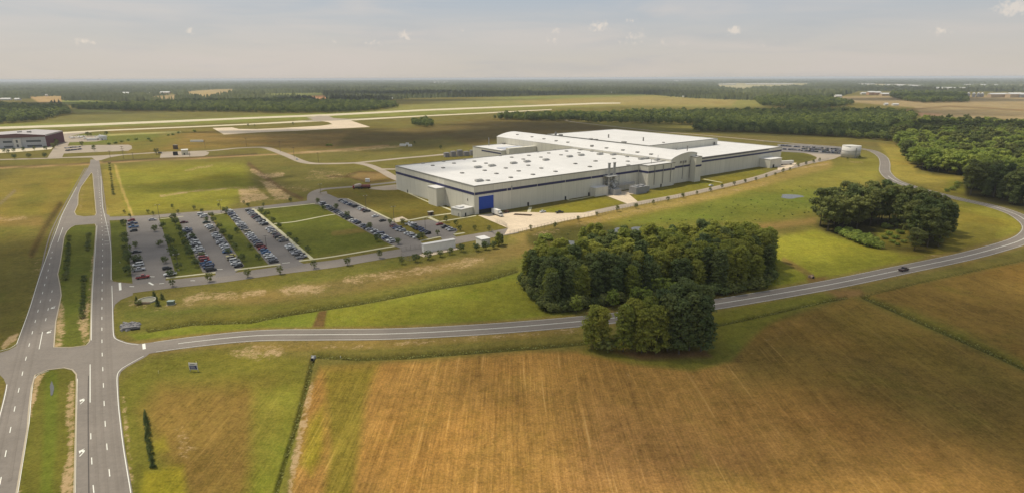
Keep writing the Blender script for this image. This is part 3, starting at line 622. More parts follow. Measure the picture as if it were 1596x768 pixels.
# ponds
wm = bpy.data.materials.new('pond_water'); wm.use_nodes = True; N = NT(wm.node_tree); b = N.n['Principled BSDF']
b.inputs['Base Color'].default_value = (.10, .10, .085, 1); b.inputs['Roughness'].default_value = .22
bp = N.new('ShaderNodeBump', i_Strength=.15, i_Distance=.1); N.link(N.noise(N.new('ShaderNodeNewGeometry').outputs['Position'], 1.5, 3), bp.inputs['Height']); N.link(bp.outputs[0], b.inputs['Normal'])
def blob_poly(px, py, rx, ry, seed, n=26):
    r_ = random.Random(seed); ph = [r_.uniform(0, 6.28) for _ in range(3)]
    return [(px+rx*math.cos(t)*(1+.14*math.sin(3*t+ph[0])+.08*math.sin(5*t+ph[1])), py+ry*math.sin(t)*(1+.14*math.sin(3*t+ph[2]))) for t in [2*math.pi*k/n for k in range(n)]]
for a in ((883, 380.5, 23, 5, 1), (964, 361, 10, 5.5, 2), (999, 357, 17, 3.5, 3), (1233, 306.5, 17, 3.4, 4), (81, 606, 3, 11, 9)): flat('pond', GN_(blob_poly(*a)), .06, wm)

# ------------------------------------------------------------------ factory
CREAM = (.66, .63, .53)
def wall_mat(name, c, pitch_=7.6, horiz=0):
    m = bpy.data.materials.new(name); m.use_nodes = True; N = NT(m.node_tree); b = N.n['Principled BSDF']
    b.inputs['Roughness'].default_value = .85; b.inputs['Specular IOR Level'].default_value = .2
    t = N.new('ShaderNodeTexCoord').outputs['Object']; sp = N.new('ShaderNodeSeparateXYZ'); N.link(t, sp.inputs[0])
    s = N.math('ADD', sp.outputs[0], sp.outputs[1]); fr = N.math('FRACT', N.math('DIVIDE', s, pitch_))
    j = N.math('LESS_THAN', fr, .022)
    pn_ = N.new('ShaderNodeTexWhiteNoise', noise_dimensions='1D'); N.link(N.math('FLOOR', N.math('DIVIDE', s, pitch_)), pn_.inputs['W'])
    f = N.math('ADD', N.math('MULTIPLY', pn_.outputs['Value'], .07), .93)
    st = N.noise(N.mapping(t, scale=(.5, .5, .05)), 1, 4, .65); f = N.math('MULTIPLY', f, N.math('ADD', N.math('MULTIPLY', st, .3), .85))
    f = N.math('MULTIPLY', f, N.math('SUBTRACT', 1, N.math('MULTIPLY', j, .3)))
    if horiz:
        fz = N.math('LESS_THAN', N.math('FRACT', N.math('DIVIDE', sp.outputs[2], horiz)), .1); f = N.math('MULTIPLY', f, N.math('SUBTRACT', 1, N.math('MULTIPLY', fz, .25)))
    v = N.new('ShaderNodeVectorMath', operation='SCALE'); v.inputs[0].default_value = c; N.link(f, v.inputs['Scale']); N.link(v.outputs[0], b.inputs['Base Color'])
    return m
WALLM = wall_mat('precast_panel', CREAM); 
def roof_mat():
    m = bpy.data.materials.new('white_membrane'); m.use_nodes = True; N = NT(m.node_tree); b = N.n['Principled BSDF']
    b.inputs['Roughness'].default_value = .75; b.inputs['Specular IOR Level'].default_value = .2
    t = N.new('ShaderNodeTexCoord').outputs['Object']
    f = N.math('ADD', N.math('MULTIPLY', N.noise(t, .035, 5, .7, .6), .34), N.math('MULTIPLY', N.noise(N.mapping(t, scale=(.04, .5, 1)), 1, 4, .7), .22)); f = N.math('ADD', f, .72)
    sp = N.new('ShaderNodeSeparateXYZ'); N.link(t, sp.inputs[0]); s2 = N.math('LESS_THAN', N.math('FRACT', N.math('DIVIDE', sp.outputs[0], 15.2)), .02)
    f = N.math('MULTIPLY', f, N.math('SUBTRACT', 1, N.math('MULTIPLY', s2, .2)))
    v = N.new('ShaderNodeVectorMath', operation='SCALE'); v.inputs[0].default_value = (.61, .595, .57); N.link(f, v.inputs['Scale']); N.link(v.outputs[0], b.inputs['Base Color'])
    return m
ROOFM = roof_mat()
NAVY = mat('navy_band', (.032, .034, .10), .6, .1); BLUE = mat('blue_door', (.015, .06, .36), .5, .15, .8); DARK = mat('dark_opening', (.02, .02, .022), .7, .1)
GREY = mat('galvanised_steel', (.36, .36, .35), .6, .2, 1.2, .3); WHITE = mat('white_paint', (.72, .70, .65), .6, .06); TRIM = mat('grey_trim', (.30, .29, .26), .8, .1)
VENT = mat('roof_vent_metal', (.22, .21, .19), .7, .2, 2)
FA = math.radians(36.8); C0 = G(740, 335)
fac = empty('factory', C0, FA, 'huge cream factory with white flat roofs, navy stripe, barrel vault and blue loading door', 'factory')
Rf = Matrix.Translation(C0) @ Matrix.Rotation(FA, 4, 'Z'); Rfi = Rf.inverted()
def FL(px, py, z): return Rfi @ G(px, py, z)
def block(x0, x1, y0, y1, h, band=None, roofm=None, name='wall', roof=True):
    mb = MB(); mb.box(x0, x1, y0, y1, 0, h); mb.build(name, WALLM, fac)
    if roof:
        r = MB(); r.box(x0-.12, x1+.12, y0-.12, y1+.12, h, h+.25); r.build('roof', roofm or ROOFM, fac)
        # low parapet rim
        p = MB()
        for (a, b_, c, d) in ((x0-.16, x1+.16, y0-.16, y0+.3), (x0-.16, x1+.16, y1-.3, y1+.16), (x0-.16, x0+.3, y0+.3, y1-.3), (x1-.3, x1+.16, y0+.3, y1-.3)): p.box(a, b_, c, d, h+.01, h+.75)
        p.build('parapet', TRIM, fac)
YA = 116
block(0, 193, 0, YA, 18.6)
block(160, 193.5, -10, -.02, 18.6)
block(219, 227, -12, 3, 21)
block(226.8, 385, 3.2, 92, 16.6)
block(240.2, 352, 58, 210, 23)
block(150, 192.9, 178, 232, 13.5)
mb = MB(); mb.box(156, 192.8, 172, 177.8, 0, 16.5); mb.build('penthouse', WALLM, fac)
# yard-side panel roof, its shade painted in as a blue-grey tint
mb = MB(); mb.box(160, 190, 180, 200, 13.8, 14.6); mb.build('roof', mat('shade_tinted_roof', (.42, .44, .5), .5, .08, .2), fac)
# barrel vault hall u 193..240, v -5..246
wl = MB(); n = 20; u_a, u_b, eave, rise = 193.02, 240, 20.5, 4.6
u_b = 228.0
def vz(u): return eave+rise*(math.sin(math.pi/2*min(1, (u-193)/24))**.8 if u < 217 else 1-.35*((u-217)/11)**2)
arc = [(u_a+(u_b-u_a)*k/n, vz(u_a+(u_b-u_a)*k/n)) for k in range(n+1)]
for v0, flipf in ((-6.0, False), (246.0, True)):
    vs = [(u_a, v0, 0), (u_b, v0, 0)]+[(a, v0, z) for a, z in reversed(arc)]
    f = tuple(range(len(vs))); wl.add(vs, [f if not flipf else f[::-1]])
wl.add([(u_a, -6, 0), (u_a, 246, 0), (u_a, 246, eave), (u_a, -6, eave)], [(3, 2, 1, 0)])
wl.add([(u_b, -6, 0), (u_b, 246, 0), (u_b, 246, eave), (u_b, -6, eave)], [(0, 1, 2, 3)])
wl.build('wall', WALLM, fac)
vr = MB(); vs = []
for v0 in (-6.3, 246.3):
    for dz in (.02, .45): vs += [(a, v0, z+dz) for a, z in arc]
m_ = n+1; fs = []
for k in range(n):
    fs += [(m_+k, m_+k+1, 3*m_+k+1, 3*m_+k), (k, k+1, m_+k+1, m_+k), (3*m_+k, 3*m_+k+1, 2*m_+k+1, 2*m_+k)]
fs += [(0, m_, 3*m_, 2*m_), (n, 2*m_+n, 3*m_+n, m_+n)]
vr.add(vs, fs); vo = vr.build('barrel_roof', ROOFM, fac)
# navy stripe, one piece per facade
def bandpiece(x0, x1, y0, y1, z0, z1, nm='navy_stripe', m=NAVY):
    mb = MB(); mb.box(x0, x1, y0, y1, z0, z1); return mb.build(nm, m, fac)
for k in range(6):
    a = 0.4+k*26.6; bandpiece(a, a+26.1, -.12, -.01, 13.0, 14.7)
bandpiece(-.12, -.01, .2, YA-.2, 13.0, 14.7); bandpiece(160.2, 193.4, -10.12, -10.01, 13.0, 14.7); bandpiece(159.88, 159.99, -10, -.2, 13.0, 14.7)
bandpiece(193.6, 218.9, -6.14, -6.02, 13.0, 14.7); bandpiece(219, 227, -12.14, -12.02, 13, 14.6); bandpiece(227.2, 385, 3.05, 3.18, 12.6, 14.2); bandpiece(227.2, 360, 3.05, 3.18, 15.6, 16.6, 'parapet_trim', mat('dark_trim', (.12, .11, .13), .7, .1))
bandpiece(149.85, 149.98, 178, 214, 10.5, 11.8)
# loading door
bandpiece(3.4, 15.2, -.2, -.02, 3.0, 11.6, 'loading_door', BLUE); bandpiece(3.4, 15.2, -.18, -.02, 0, 2.98, 'dock_opening', DARK); bandpiece(3.0, 15.6, -.3, -.02, 11.62, 12.0, 'door_lintel', WHITE)
# side annexes
def facbox(pxa, pxb, h, name, depth, m=WALLM, v0=None):
    A = FL(*pxa, 0); B = FL(*pxb, 0); mb = MB(); y1 = -.05 if v0 is None else v0
    mb.box(A.x, B.x, y1-depth, y1, 0, h); o = mb.build(name, m, fac); r = MB(); r.box(A.x-.15, B.x+.15, y1-depth-.15, y1, h, h+.3); r.build('roof', ROOFM, fac); return o
a1 = FL(684, 319.5, 0); mb = MB(); mb.box(-7, -.05, 38, 50, 0, 12.6); mb.build('stair_tower', WALLM, fac); mb = MB(); mb.box(-7.2, -.05, 37.8, 50.2, 12.6, 13); mb.build('roof', ROOFM, fac)
facbox((927, 307), (949, 304), 6.5, 'annex', 6)
mb = MB(); mb.box(345, 366, -8.5, 3.0, 0, 8.2); mb.build('annex', WALLM, fac); mb = MB(); mb.box(344.8, 366.2, -8.8, 3.0, 8.2, 8.6); mb.build('roof', ROOFM, fac)
mb = MB(); mb.box(350, 353, -8.62, -8.52, 0, 3); mb.build('door', DARK, fac)
# exhaust stacks with lattice tower and ducts
S = FL(965, 304, 0); sx = S.x
st = MB()
for dx in (-3.4, 2.4):
    st.cyl((sx+dx, -3.2, 4), (sx+dx, -3.2, 23.2), 1.0, n=14)
    st.cyl((sx+dx, -3.2, 23.2), (sx+dx, -3.2, 24), 1.2, n=14)
st.build('exhaust_stack', GREY, fac, False)
lt = MB()
for dx in (-6.5, 4.6):
    for dy in (-6.5, -.5): lt.box(sx+dx-.2, sx+dx+.2, dy-.2, dy+.2, 0, 14)
for z in (4.5, 9, 13.5):
    for dy in (-6.5, -.5): lt.box(sx-6.5, sx+4.6, dy-.15, dy+.15, z, z+.3)
    for dx in (-6.5, 4.6): lt.box(sx+dx-.15, sx+dx+.15, -6.5, -.5, z, z+.3)
for z in (0, 4.6, 9.1):
    lt.cyl((sx-6.5, -6.6, z), (sx+4.6, -6.6, z+4.3), .16, n=5); lt.cyl((sx+4.6, -6.6, z), (sx-6.5, -6.6, z+4.3), .16, n=5)
lt.box(sx-7, sx+5, -7, -.2, 13.8, 14.05)
lt.build('stack_frame', GREY, fac)
dc = MB(); dc.cyl((sx-1, -3.2, 10), (sx-1, -8, 5), 1.1, n=12); dc.cyl((sx-3.4, -3.2, 8), (sx+2.4, -3.2, 8), .9, n=10)
dc.box(sx-5, sx+3, -11, -5, 0, 4.5); dc.box(sx+2, sx+26, -4.3, -2.3, 5, 6.6); dc.build('duct', GREY, fac)
du = MB(); du.box(sx+11, sx+24, -19, -11.5, 0, 5.5); du.box(sx+24.5, sx+30, -16, -11, 0, 4.2); du.box(sx+13, sx+16, -17.5, -13.5, 5.5, 6.4); du.box(sx+19, sx+22, -17.5, -13.5, 5.5, 6.4); du.build('filter_unit', mat('unit_grey', (.26, .26, .26), .7, .2, 1), fac)
# facade details: doors, downpipes, louvres
for px, py in ((826, 322), (883, 312), (922, 306.5), (1030, 292)):
    L_ = FL(px, py, 0); y = -.1 if L_.x < 160 else -10.1
    bandpiece(L_.x-.7, L_.x+.7, y-.06, y+.05, 0, 2.6, 'door', DARK)
for x_, y_ in ((167.5, -10.2), (178, -10.2), (188, -10.2), (209, -6.2), (218.4, -6.3)):
    mb = MB(); mb.box(x_, x_+.5, y_-.25, y_, 3, 18.3); mb.build('downpipe', TRIM, fac)
for x_ in (205, 208.5, 211.5): bandpiece(x_, x_+2.2, -6.2, -6.05, 16.6, 18.6, 'louvre', VENT)
bandpiece(30, 31, -.3, -.02, 13, 16, 'door_lamp', GREY)
L_ = FL(641, 301, 0); bandpiece(-.2, -.02, 96, 97, 0, 2.4, 'door', DARK); bandpiece(-.2, -.02, 8, 8.5, 8, 9.6, 'wall_lamp', DARK)
# roof equipment
def c9(ox, oy, sc, L_): return [(ox+x/sc, oy+y/sc) for x, y in L_]
small = c9(740, 190, 5.485, [(95, 357), (185, 445), (265, 398), (375, 423), (308, 478), (497, 453), (112, 503), (85, 418), (457, 375), (568, 399), (690, 427), (860, 361), (985, 387), (1035, 338), (215, 292), (315, 306), (415, 322), (462, 290), (565, 305), (535, 260), (632, 270), (737, 286), (683, 243), (785, 254), (1000, 255), (905, 243), (890, 268)]) + \
        c9(620, 200, 5.485, [(215, 302), (298, 321), (388, 341), (390, 286), (480, 302), (567, 268), (655, 285), (550, 385)]) + c9(880, 200, 5.485, [(92, 306), (215, 331), (262, 284), (420, 262), (540, 285), (535, 246), (237, 198), (130, 188), (15, 198), (545, 318)])
big = c9(740, 190, 5.485, [(145, 375), (25, 388), (330, 353), (445, 340), (810, 297), (910, 285), (607, 325), (1070, 275), (35, 503)]) + c9(880, 200, 5.485, [(300, 222), (655, 262), (700, 258), (415, 225), (790, 270)])
for px, py in small:
    L_ = FL(px, py, 19); mb = MB(); mb.box(L_.x-1.3, L_.x+1.3, L_.y-1.3, L_.y+1.3, 18.85, 19.55, top=(.15, .15)); mb.build('roof_vent', VENT, fac)
for i, (px, py) in enumerate(big):
    L_ = FL(px, py, 19.5); mb = MB(); mb.box(L_.x-2.6, L_.x+2.6, L_.y-1.5, L_.y+1.5, 19.1, 20.3); mb.box(L_.x-2.0, L_.x-.5, L_.y-.9, L_.y+.9, 20.3, 20.6); mb.box(L_.x+.5, L_.x+2.0, L_.y-.9, L_.y+.9, 20.3, 20.6); mb.box(L_.x+2.7, L_.x+4.4, L_.y-.4, L_.y+.4, 19.0, 19.5); mb.build('rooftop_unit', mat('rooftop_unit_grey', (.40, .39, .36), .7, .2, 1.5), fac)
for px, py in c9(740, 190, 5.485, [(365, 105), (490, 122), (592, 136), (697, 150), (797, 162), (1003, 190)])+c9(880, 200, 5.485, [(235, 133), (360, 150), (500, 167), (625, 183), (742, 198)]):
    L_ = FL(px, py, 25.2); z = vz(min(max(L_.x, 193.5), 227))
    mb = MB(); mb.box(L_.x-1.2, L_.x+1.2, L_.y-1.4, L_.y+1.4, z+.1, z+1.1); mb.build('roof_vent', VENT, fac)
for px, py, z, w, h_ in [(921, 218, 23, 3.5, 1.2), (929, 219, 23, 3.5, 1.2), (972.5, 223, 23, 4, 1.3), (948.4, 215.5, 23, 1, 4), (1002.5, 220.5, 23, 1, 4), (866, 213, 23, 1.6, 5), (874, 212.5, 23, 3.5, 2), (1034, 223.4, 23, 2, 1), (983.5, 227.7, 23, 2, 1), (1113.5, 227, 16.6, 1.3, 3.5), (1054, 235, 16.6, 1, 2), (762, 227.5, 13.5, .8, 9), (785, 225.5, 13.5, 3, 1.8), (793, 222, 13.5, .7, 6), (804, 222.5, 13.5, 3, 3.5), (1071, 236, 20.5, .6, 5), (1015, 256, 18.6, .25, 4), (1025, 253, 18.6, .25, 6)]:
    L_ = FL(px, py, z); mb = MB(); mb.box(L_.x-w/2, L_.x+w/2, L_.y-w/2, L_.y+w/2, z+.2, z+h_); mb.build('roof_stack' if h_ > 3 else 'rooftop_unit', VENT, fac)

# ------------------------------------------------------------------ vegetation
def leaf_mat(name, a, b_, trans=.25):
    m = bpy.data.materials.new(name); m.use_nodes = True; N = NT(m.node_tree); b = N.n['Principled BSDF']
    b.inputs['Roughness'].default_value = .7; b.inputs['Specular IOR Level'].default_value = .15
    oi = N.new('ShaderNodeObjectInfo').outputs['Random']; t = N.new('ShaderNodeTexCoord').outputs['Object']; pos = N.new('ShaderNodeNewGeometry').outputs['Position']
    c = N.mix(oi, a, b_)
    n = N.noise(t, .55, 3, .6); n2 = N.noise(pos, .05, 2, .5)
    f = N.math('ADD', N.math('MULTIPLY', n, 1.1), N.math('ADD', N.math('MULTIPLY', n2, .5), .22))
    v = N.new('ShaderNodeVectorMath', operation='SCALE'); N.link(c, v.inputs[0]); N.link(f, v.inputs['Scale']); N.link(v.outputs[0], b.inputs['Base Color'])
    tr = N.new('ShaderNodeBsdfTranslucent'); N.link(v.outputs[0], tr.inputs[0])
    mx = N.new('ShaderNodeMixShader', i_0=trans); N.link(b.outputs[0], mx.inputs[1]); N.link(tr.outputs[0], mx.inputs[2]); N.link(mx.outputs[0], N.n['Material Output'].inputs[0])
    return m
PINE = leaf_mat('pine_needles', (.23, .26, .045), (.34, .335, .058), .4); PINE_DARK = leaf_mat('dark_needles', (.09, .125, .04), (.15, .175, .05))
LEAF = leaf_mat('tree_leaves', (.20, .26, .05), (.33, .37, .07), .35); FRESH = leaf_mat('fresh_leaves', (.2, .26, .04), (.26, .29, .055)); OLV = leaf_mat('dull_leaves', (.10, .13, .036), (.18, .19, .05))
FAR_L = leaf_mat('woodland_leaves', (.10, .14, .04), (.27, .31, .07), .3)
BARK = mat('bark', (.10, .08, .06), .9, .3, 2); BIRCH = mat('pale_bark', (.28, .25, .2), .9, .25, 2)

def crown_np(kind, seed, hgt, wid, nleaf, ls):
    """leaf-clump faces spread over many boughs; returns verts, quads"""
    r = np.random.default_rng(seed); cl = []
    if kind == 'pine':
        z0 = .13*hgt; nb = 72
        for k in range(nb):
            t = (k+.5)/nb; z = z0+(hgt-z0)*t; R = wid/2*(max(0, 1-((t-.3)/.75)**2))**.55
            R *= r.uniform(.55, 1.1); a = k*2.4+r.uniform(-.5, .5)
            cl.append((math.cos(a)*R*.68, math.sin(a)*R*.68, z, wid*r.uniform(.08, .17), wid*r.uniform(.05, .10)))
        cl.append((0, 0, hgt*.97, wid*.09, hgt*.06)); cl.append((0, 0, hgt*.88, wid*.17, hgt*.07)); cl.append((0, 0, hgt*.55, wid*.26, hgt*.2))
    elif kind == 'round':
        nb = 44; z0 = .13*hgt
        for k in range(nb):
            u = r.uniform(-1, 1); a = r.uniform(0, 6.283); q = r.uniform(.55, .98)
            zc = z0+(hgt-z0)*(.5+.46*u*q); R = wid/2*math.sqrt(max(0, 1-(u*q)**2))*r.uniform(.45, .92)
            cl.append((math.cos(a)*R*1.06, math.sin(a)*R*1.06, zc, wid*r.uniform(.08, .19), wid*r.uniform(.06, .14)))
        cl.append((0, 0, z0+(hgt-z0)*.5, wid*.26, hgt*.24))
    elif kind == 'cone':
        for k in range(16):
            t = k/15; z = hgt*(.05+.9*t); R = wid/2*(1-t)**.8
            for q in range(4 if t < .8 else 1):
                a = r.uniform(0, 6.28); cl.append((math.cos(a)*R*.5, math.sin(a)*R*.5, z, max(.16, R*.6), hgt*.05))
    elif kind == 'shrub':
        for k in range(12):
            a = r.uniform(0, 6.28); R = wid/2*math.sqrt(r.uniform(0, 1))*.7; cl.append((math.cos(a)*R, math.sin(a)*R, hgt*r.uniform(.3, .62), wid*r.uniform(.18, .28), hgt*r.uniform(.25, .4)))
    cl = np.array(cl); ar = cl[:, 3]*cl[:, 4]; idx = r.choice(len(cl), nleaf, p=ar/ar.sum()); c = cl[idx]
    d = r.normal(size=(nleaf, 3)); d /= np.linalg.norm(d, axis=1)[:, None]; d[:, 2] = np.where(r.random(nleaf) < .65, np.abs(d[:, 2]), d[:, 2])
    rad = (r.uniform(.5, 1.3, nleaf) if kind == 'pine' else r.uniform(.68, 1.15, nleaf))[:, None]
    p = c[:, :3]+d*rad*np.stack([c[:, 3], c[:, 3], c[:, 4]], -1)
    nrm = d+r.normal(size=(nleaf, 3))*.42+np.array([0, 0, .35]); nrm /= np.linalg.norm(nrm, axis=1)[:, None]
    t1 = np.cross(nrm, r.normal(size=(nleaf, 3))); t1 /= np.linalg.norm(t1, axis=1)[:, None]; t2 = np.cross(nrm, t1)
    s = (ls*r.uniform(.6, 1.3, nleaf))[:, None]
    v = np.stack([p-t1*s-t2*s*.6, p+t1*s*.7-t2*s*.8, p+t1*s+t2*s*.6, p-t1*s*.6+t2*s*.9], 1).reshape(-1, 3)
    v[:, 2] = np.maximum(v[:, 2], .05)
    return v, np.arange(nleaf*4).reshape(-1, 4), cl
def trunk_mb(hgt, r_, cl=None, seed=0, limbs=0, top=.9):
    q = random.Random(seed); mb = MB(); pts = [(0, 0, -.2)]; n = 5
    for k in range(1, n+1): pts.append((q.uniform(-.2, .2)*k/2, q.uniform(-.2, .2)*k/2, hgt*top*k/n))
    for k in range(n): mb.cyl(pts[k], pts[k+1], r_*(1-k/n*.8), r_*(1-(k+1)/n*.8), 7, caps=False)
    if cl is not None:
        for k in range(limbs):
            c = cl[q.randrange(len(cl))]; zb = max(hgt*.2, c[2]-hgt*.18); f = zb/(hgt*top); mb.cyl((0, 0, zb), (c[0], c[1], c[2]), r_*.35*(1.1-f*.6), r_*.08, 5, caps=False)
    return mb
PROTO = {}
def tree_proto(key, kind, seed, hgt, wid, nleaf, ls, lm, trunk_r=.28, limbs=8, bark=None, mesh_only=False):
    v, f, cl = crown_np(kind, seed, hgt, wid, nleaf, ls)
    me_o = np_mesh('crown', v, f, lm); me = me_o.data; bpy.data.objects.remove(me_o)
    to = trunk_mb(hgt, trunk_r, cl, seed, limbs).build('trunk', bark or BARK); tm = to.data; bpy.data.objects.remove(to)
    PROTO.setdefault(key, []).append((me, tm)); return me
def put_tree(key, p, sc=1.0, name='tree', label=None, cat='tree', group=None, parts=True, szz=1.0):
    me, tm = random.choice(PROTO[key])
    e = bpy.data.objects.new(name, None); e.empty_display_size = 1; e.location = (p[0], p[1], 0); e.rotation_euler = (0, 0, random.uniform(0, 6.28)); e.scale = (sc, sc, sc*szz); col.objects.link(e)
    tag(e, label, cat, group)
    for nm, d in (('crown', me), ('trunk', tm)):
        o = bpy.data.objects.new(nm, d); col.objects.link(o); o.parent = e
    return e
for s in range(6): tree_proto('pine', 'pine', 10+s, (17, 18, 19, 17.5, 18.5, 16.5)[s], (10.5, 11, 10, 11.5, 10, 11)[s], 5600, .28, PINE, .26, 10)
for s in range(3): tree_proto('dark_pine', 'pine', 20+s, 19, 9.8, 5200, .29, PINE_DARK, .28, 12)
for s in range(4): tree_proto('tall', 'round', 30+s, 22, 11.5, 4200, .36, OLV, .34, 14)
for s in range(5): tree_proto('broad', 'round', 40+s, 19, 13.5, 4000, .42, LEAF, .34, 12)
for s in range(2): tree_proto('fresh', 'round', 50+s, 11, 6.5, 900, .38, FRESH, .16, 8)
for s in range(3): tree_proto('young', 'round', 60+s, 3.6, 2.5, 260, .17, OLV, .07, 5)
for s in range(3): tree_proto('parking', 'round', 63+s, 4.2, 3.8, 420, .2, PINE_DARK, .09, 6)
for s in range(2): tree_proto('conifer', 'cone', 70+s, 4.6, 2.2, 420, .16, PINE_DARK, .09, 4)
for s in range(3): tree_proto('shrub', 'shrub', 75+s, 1.7, 2.6, 260, .17, OLV, .06, 3)
for s in range(3): tree_proto('bush', 'shrub', 80+s, 4.0, 6.0, 700, .34, LEAF, .1, 4)
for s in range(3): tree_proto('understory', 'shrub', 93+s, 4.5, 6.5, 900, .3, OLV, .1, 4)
for s in range(4): tree_proto('far', 'round', 90+s, 14+s*1.5, 10+s, 520, .8, FAR_L, .3, 3)
# hedge shrub meshes in fresh green for the right grove
for s in range(2): tree_proto('yellow_bush', 'shrub', 85+s, 2.4, 4.2, 420, .28, FRESH, .08, 3)

def scatter(poly_px, sp, jit=.38, seed=1):
    P = [G(x, y) for x, y in poly_px]; pl = [(p.x, p.y) for p in P]; r = np.random.default_rng(seed)
    x0, x1 = min(p[0] for p in pl), max(p[0] for p in pl); y0, y1 = min(p[1] for p in pl), max(p[1] for p in pl)
    gx, gy = np.meshgrid(np.arange(x0, x1, sp), np.arange(y0, y1, sp)); gx = gx+(np.arange(gx.shape[0]) % 2)[:, None]*sp/2
    gx = (gx+r.uniform(-jit, jit, gx.shape)*sp).ravel(); gy = (gy+r.uniform(-jit, jit, gy.shape)*sp).ravel()
    k = inside(gx, gy, pl); return np.stack([gx[k], gy[k]], -1)

GROVE_FRONT = [(818, 440), (836, 466), (862, 486), (890, 482), (916, 476), (960, 472), (1040, 464), (1110, 460), (1180, 449), (1205, 432)]
def lp_(P, n=5): return [(a[0]+(b[0]-a[0])*k/n, a[1]+(b[1]-a[1])*k/n) for a, b in zip(P[:-1], P[1:]) for k in range(n)]
GROVE = [(816, 434), (834, 462), (862, 482), (888, 478), (915, 472), (960, 468), (1040, 460), (1110, 456), (1178, 446), (1202, 430), (1200, 405), (1165, 396), (1090, 398), (1010, 403), (930, 412), (870, 421)]
for p in scatter(GROVE, 4.75, seed=3):
    px, py = P_np(p[0], p[1]); key = 'pine' if random.random() < .8 else 'dark_pine'
    if py > 452 and random.random() < .45: key = 'dark_pine'
    put_tree(key, p, random.uniform(.78, 1.1)*(.86+.14*min(max((px-830)/150, 0), 1))*(.88 if poly_w(np.array([px]), np.array([py]), GROVE, 1)[0] > 0 and min(seg_dist(np.array([px]), np.array([py]), GROVE[i_], GROVE[(i_+1) % len(GROVE)])[0] for i_ in range(len(GROVE))) < 4.5 else 1.0), 'pine_tree', 'tall pine at the '+('front edge' if py > 452 else 'back edge' if py < 416 else 'heart')+' of the large central grove, '+('left end' if px < 920 else 'left of its middle' if px < 1010 else 'right of its middle' if px < 1100 else 'right end'), 'pine tree', 'pines of the large central grove')
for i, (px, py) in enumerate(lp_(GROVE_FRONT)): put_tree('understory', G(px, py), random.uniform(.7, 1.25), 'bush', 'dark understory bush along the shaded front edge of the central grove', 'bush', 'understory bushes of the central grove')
for i, (px, py, s) in enumerate([(975, 446, .8), (990, 452, .9), (1008, 450, .85), (1022, 456, .9), (1036, 452, .8), (990, 468, .7), (1005, 470, .75), (955, 474, .75), (898, 482, .7), (1045, 462, .8)]):
    put_tree('fresh', G(px, py+6), s, 'young_tree', 'bright green young tree at the front edge of the dark central pine grove', 'tree', 'bright green trees in front of the grove')
for i, (px, py) in enumerate([(920, 376), (932, 372), (908, 382), (938, 384), (926, 386)]):
    put_tree('pine', G(px, py+10), .68, 'pine_tree', 'rounded pine in the knot of trees beside the swampy ponds, behind the grove', 'pine tree', 'trees beside the swampy ponds')
for i, (px, py, s, key) in enumerate([(926, 541, .84, 'pine'), (936, 544, .78, 'pine'), (971, 548, .86, 'pine'), (985, 541, .9, 'pine'), (1000, 549, .88, 'pine'), (1022, 551, .92, 'pine'), (1012, 537, 1.0, 'pine'), (1040, 546, 1.02, 'dark_pine'),
        (1058, 551, .98, 'dark_pine'), (1074, 546, 1.05, 'dark_pine'), (1092, 547, 1.0, 'dark_pine'), (1048, 534, 1.08, 'dark_pine'), (1070, 532, 1.12, 'dark_pine'), (1090, 532, 1.06, 'dark_pine'), (1030, 536, 1.02, 'dark_pine'), (1062, 522, 1.08, 'dark_pine')]):
    lab = ('slender pine standing apart at the left end of the clump on the field edge' if i < 2 else 'pine in the left, lighter half of the small clump on the stubble field edge' if i < 7 else 'dark tall pine in the right half of the small clump on the stubble field edge')
    put_tree(key, G(px, py), s, 'pine_tree', lab, 'pine tree', 'pines of the small clump on the field edge')
put_tree('shrub', G(946, 547), 3.0, 'dark_bush', 'dark low bush under the two slender pines beside the curved road', 'bush')
RG = [(1278, 352, 1.05), (1290, 360, 1.0), (1300, 350, 1.05), (1312, 358, 1.0), (1322, 348, 1.1), (1335, 356, 1.0), (1340, 346, 1.12), (1356, 352, 1.1), (1350, 342, 1.1), (1368, 350, 1.12), (1374, 342, 1.15), (1384, 350, 1.1), (1296, 342, 1.0), (1315, 340, 1.08), (1285, 345, .9), (1330, 338, 1.1),
      (1398, 356, .95), (1405, 346, 1.05), (1418, 342, 1.0), (1432, 346, 1.0), (1426, 362, 1.05), (1440, 370, 1.05), (1430, 380, 1.0), (1445, 384, .95), (1418, 372, 1.0), (1455, 376, .95), (1462, 366, .95), (1452, 358, 1.0), (1470, 360, .85), (1478, 366, .8), (1440, 350, .95), (1462, 384, .7), (1425, 390, .6)]
for i, (px, py, s) in enumerate(RG):
    key = 'dark_pine' if px > 1464 else random.choice(['tall', 'tall', 'tall', 'dark_pine'])
    lab = ('tall tree in the left part of the round clump inside the road bend' if px < 1392 else 'tall dark tree in the right part of the round clump inside the road bend')
    put_tree(key, G(px, py), s*(1.05 if key != 'dark_pine' else 1.12), 'tree', lab, 'tree', 'trees of the round clump inside the road bend')
for px, py, s in [(1310, 364, 1), (1318, 369, 1.1), (1328, 373, 1.15), (1338, 378, 1.15), (1348, 382, 1.2), (1358, 384, 1.2), (1366, 386, 1), (1334, 368, 1), (1350, 374, 1.1), (1362, 378, 1), (1322, 362, .9), (1382, 356, .9)]:
    put_tree('bush', G(px, py), s, 'bush', 'bright green bush in the low thicket in front of the round clump', 'bush', 'green bushes before the round clump')
for px, py, s in [(1385, 366, 1), (1395, 372, 1), (1402, 364, 1.1), (1378, 372, .9), (1408, 378, .8), (1390, 378, .8), (1398, 382, .7)]:
    put_tree('yellow_bush', G(px, py), s, 'bush', 'yellow-green scrubby bush in the gap of the round clump', 'bush', 'scrub bushes in the gap of the round clump')
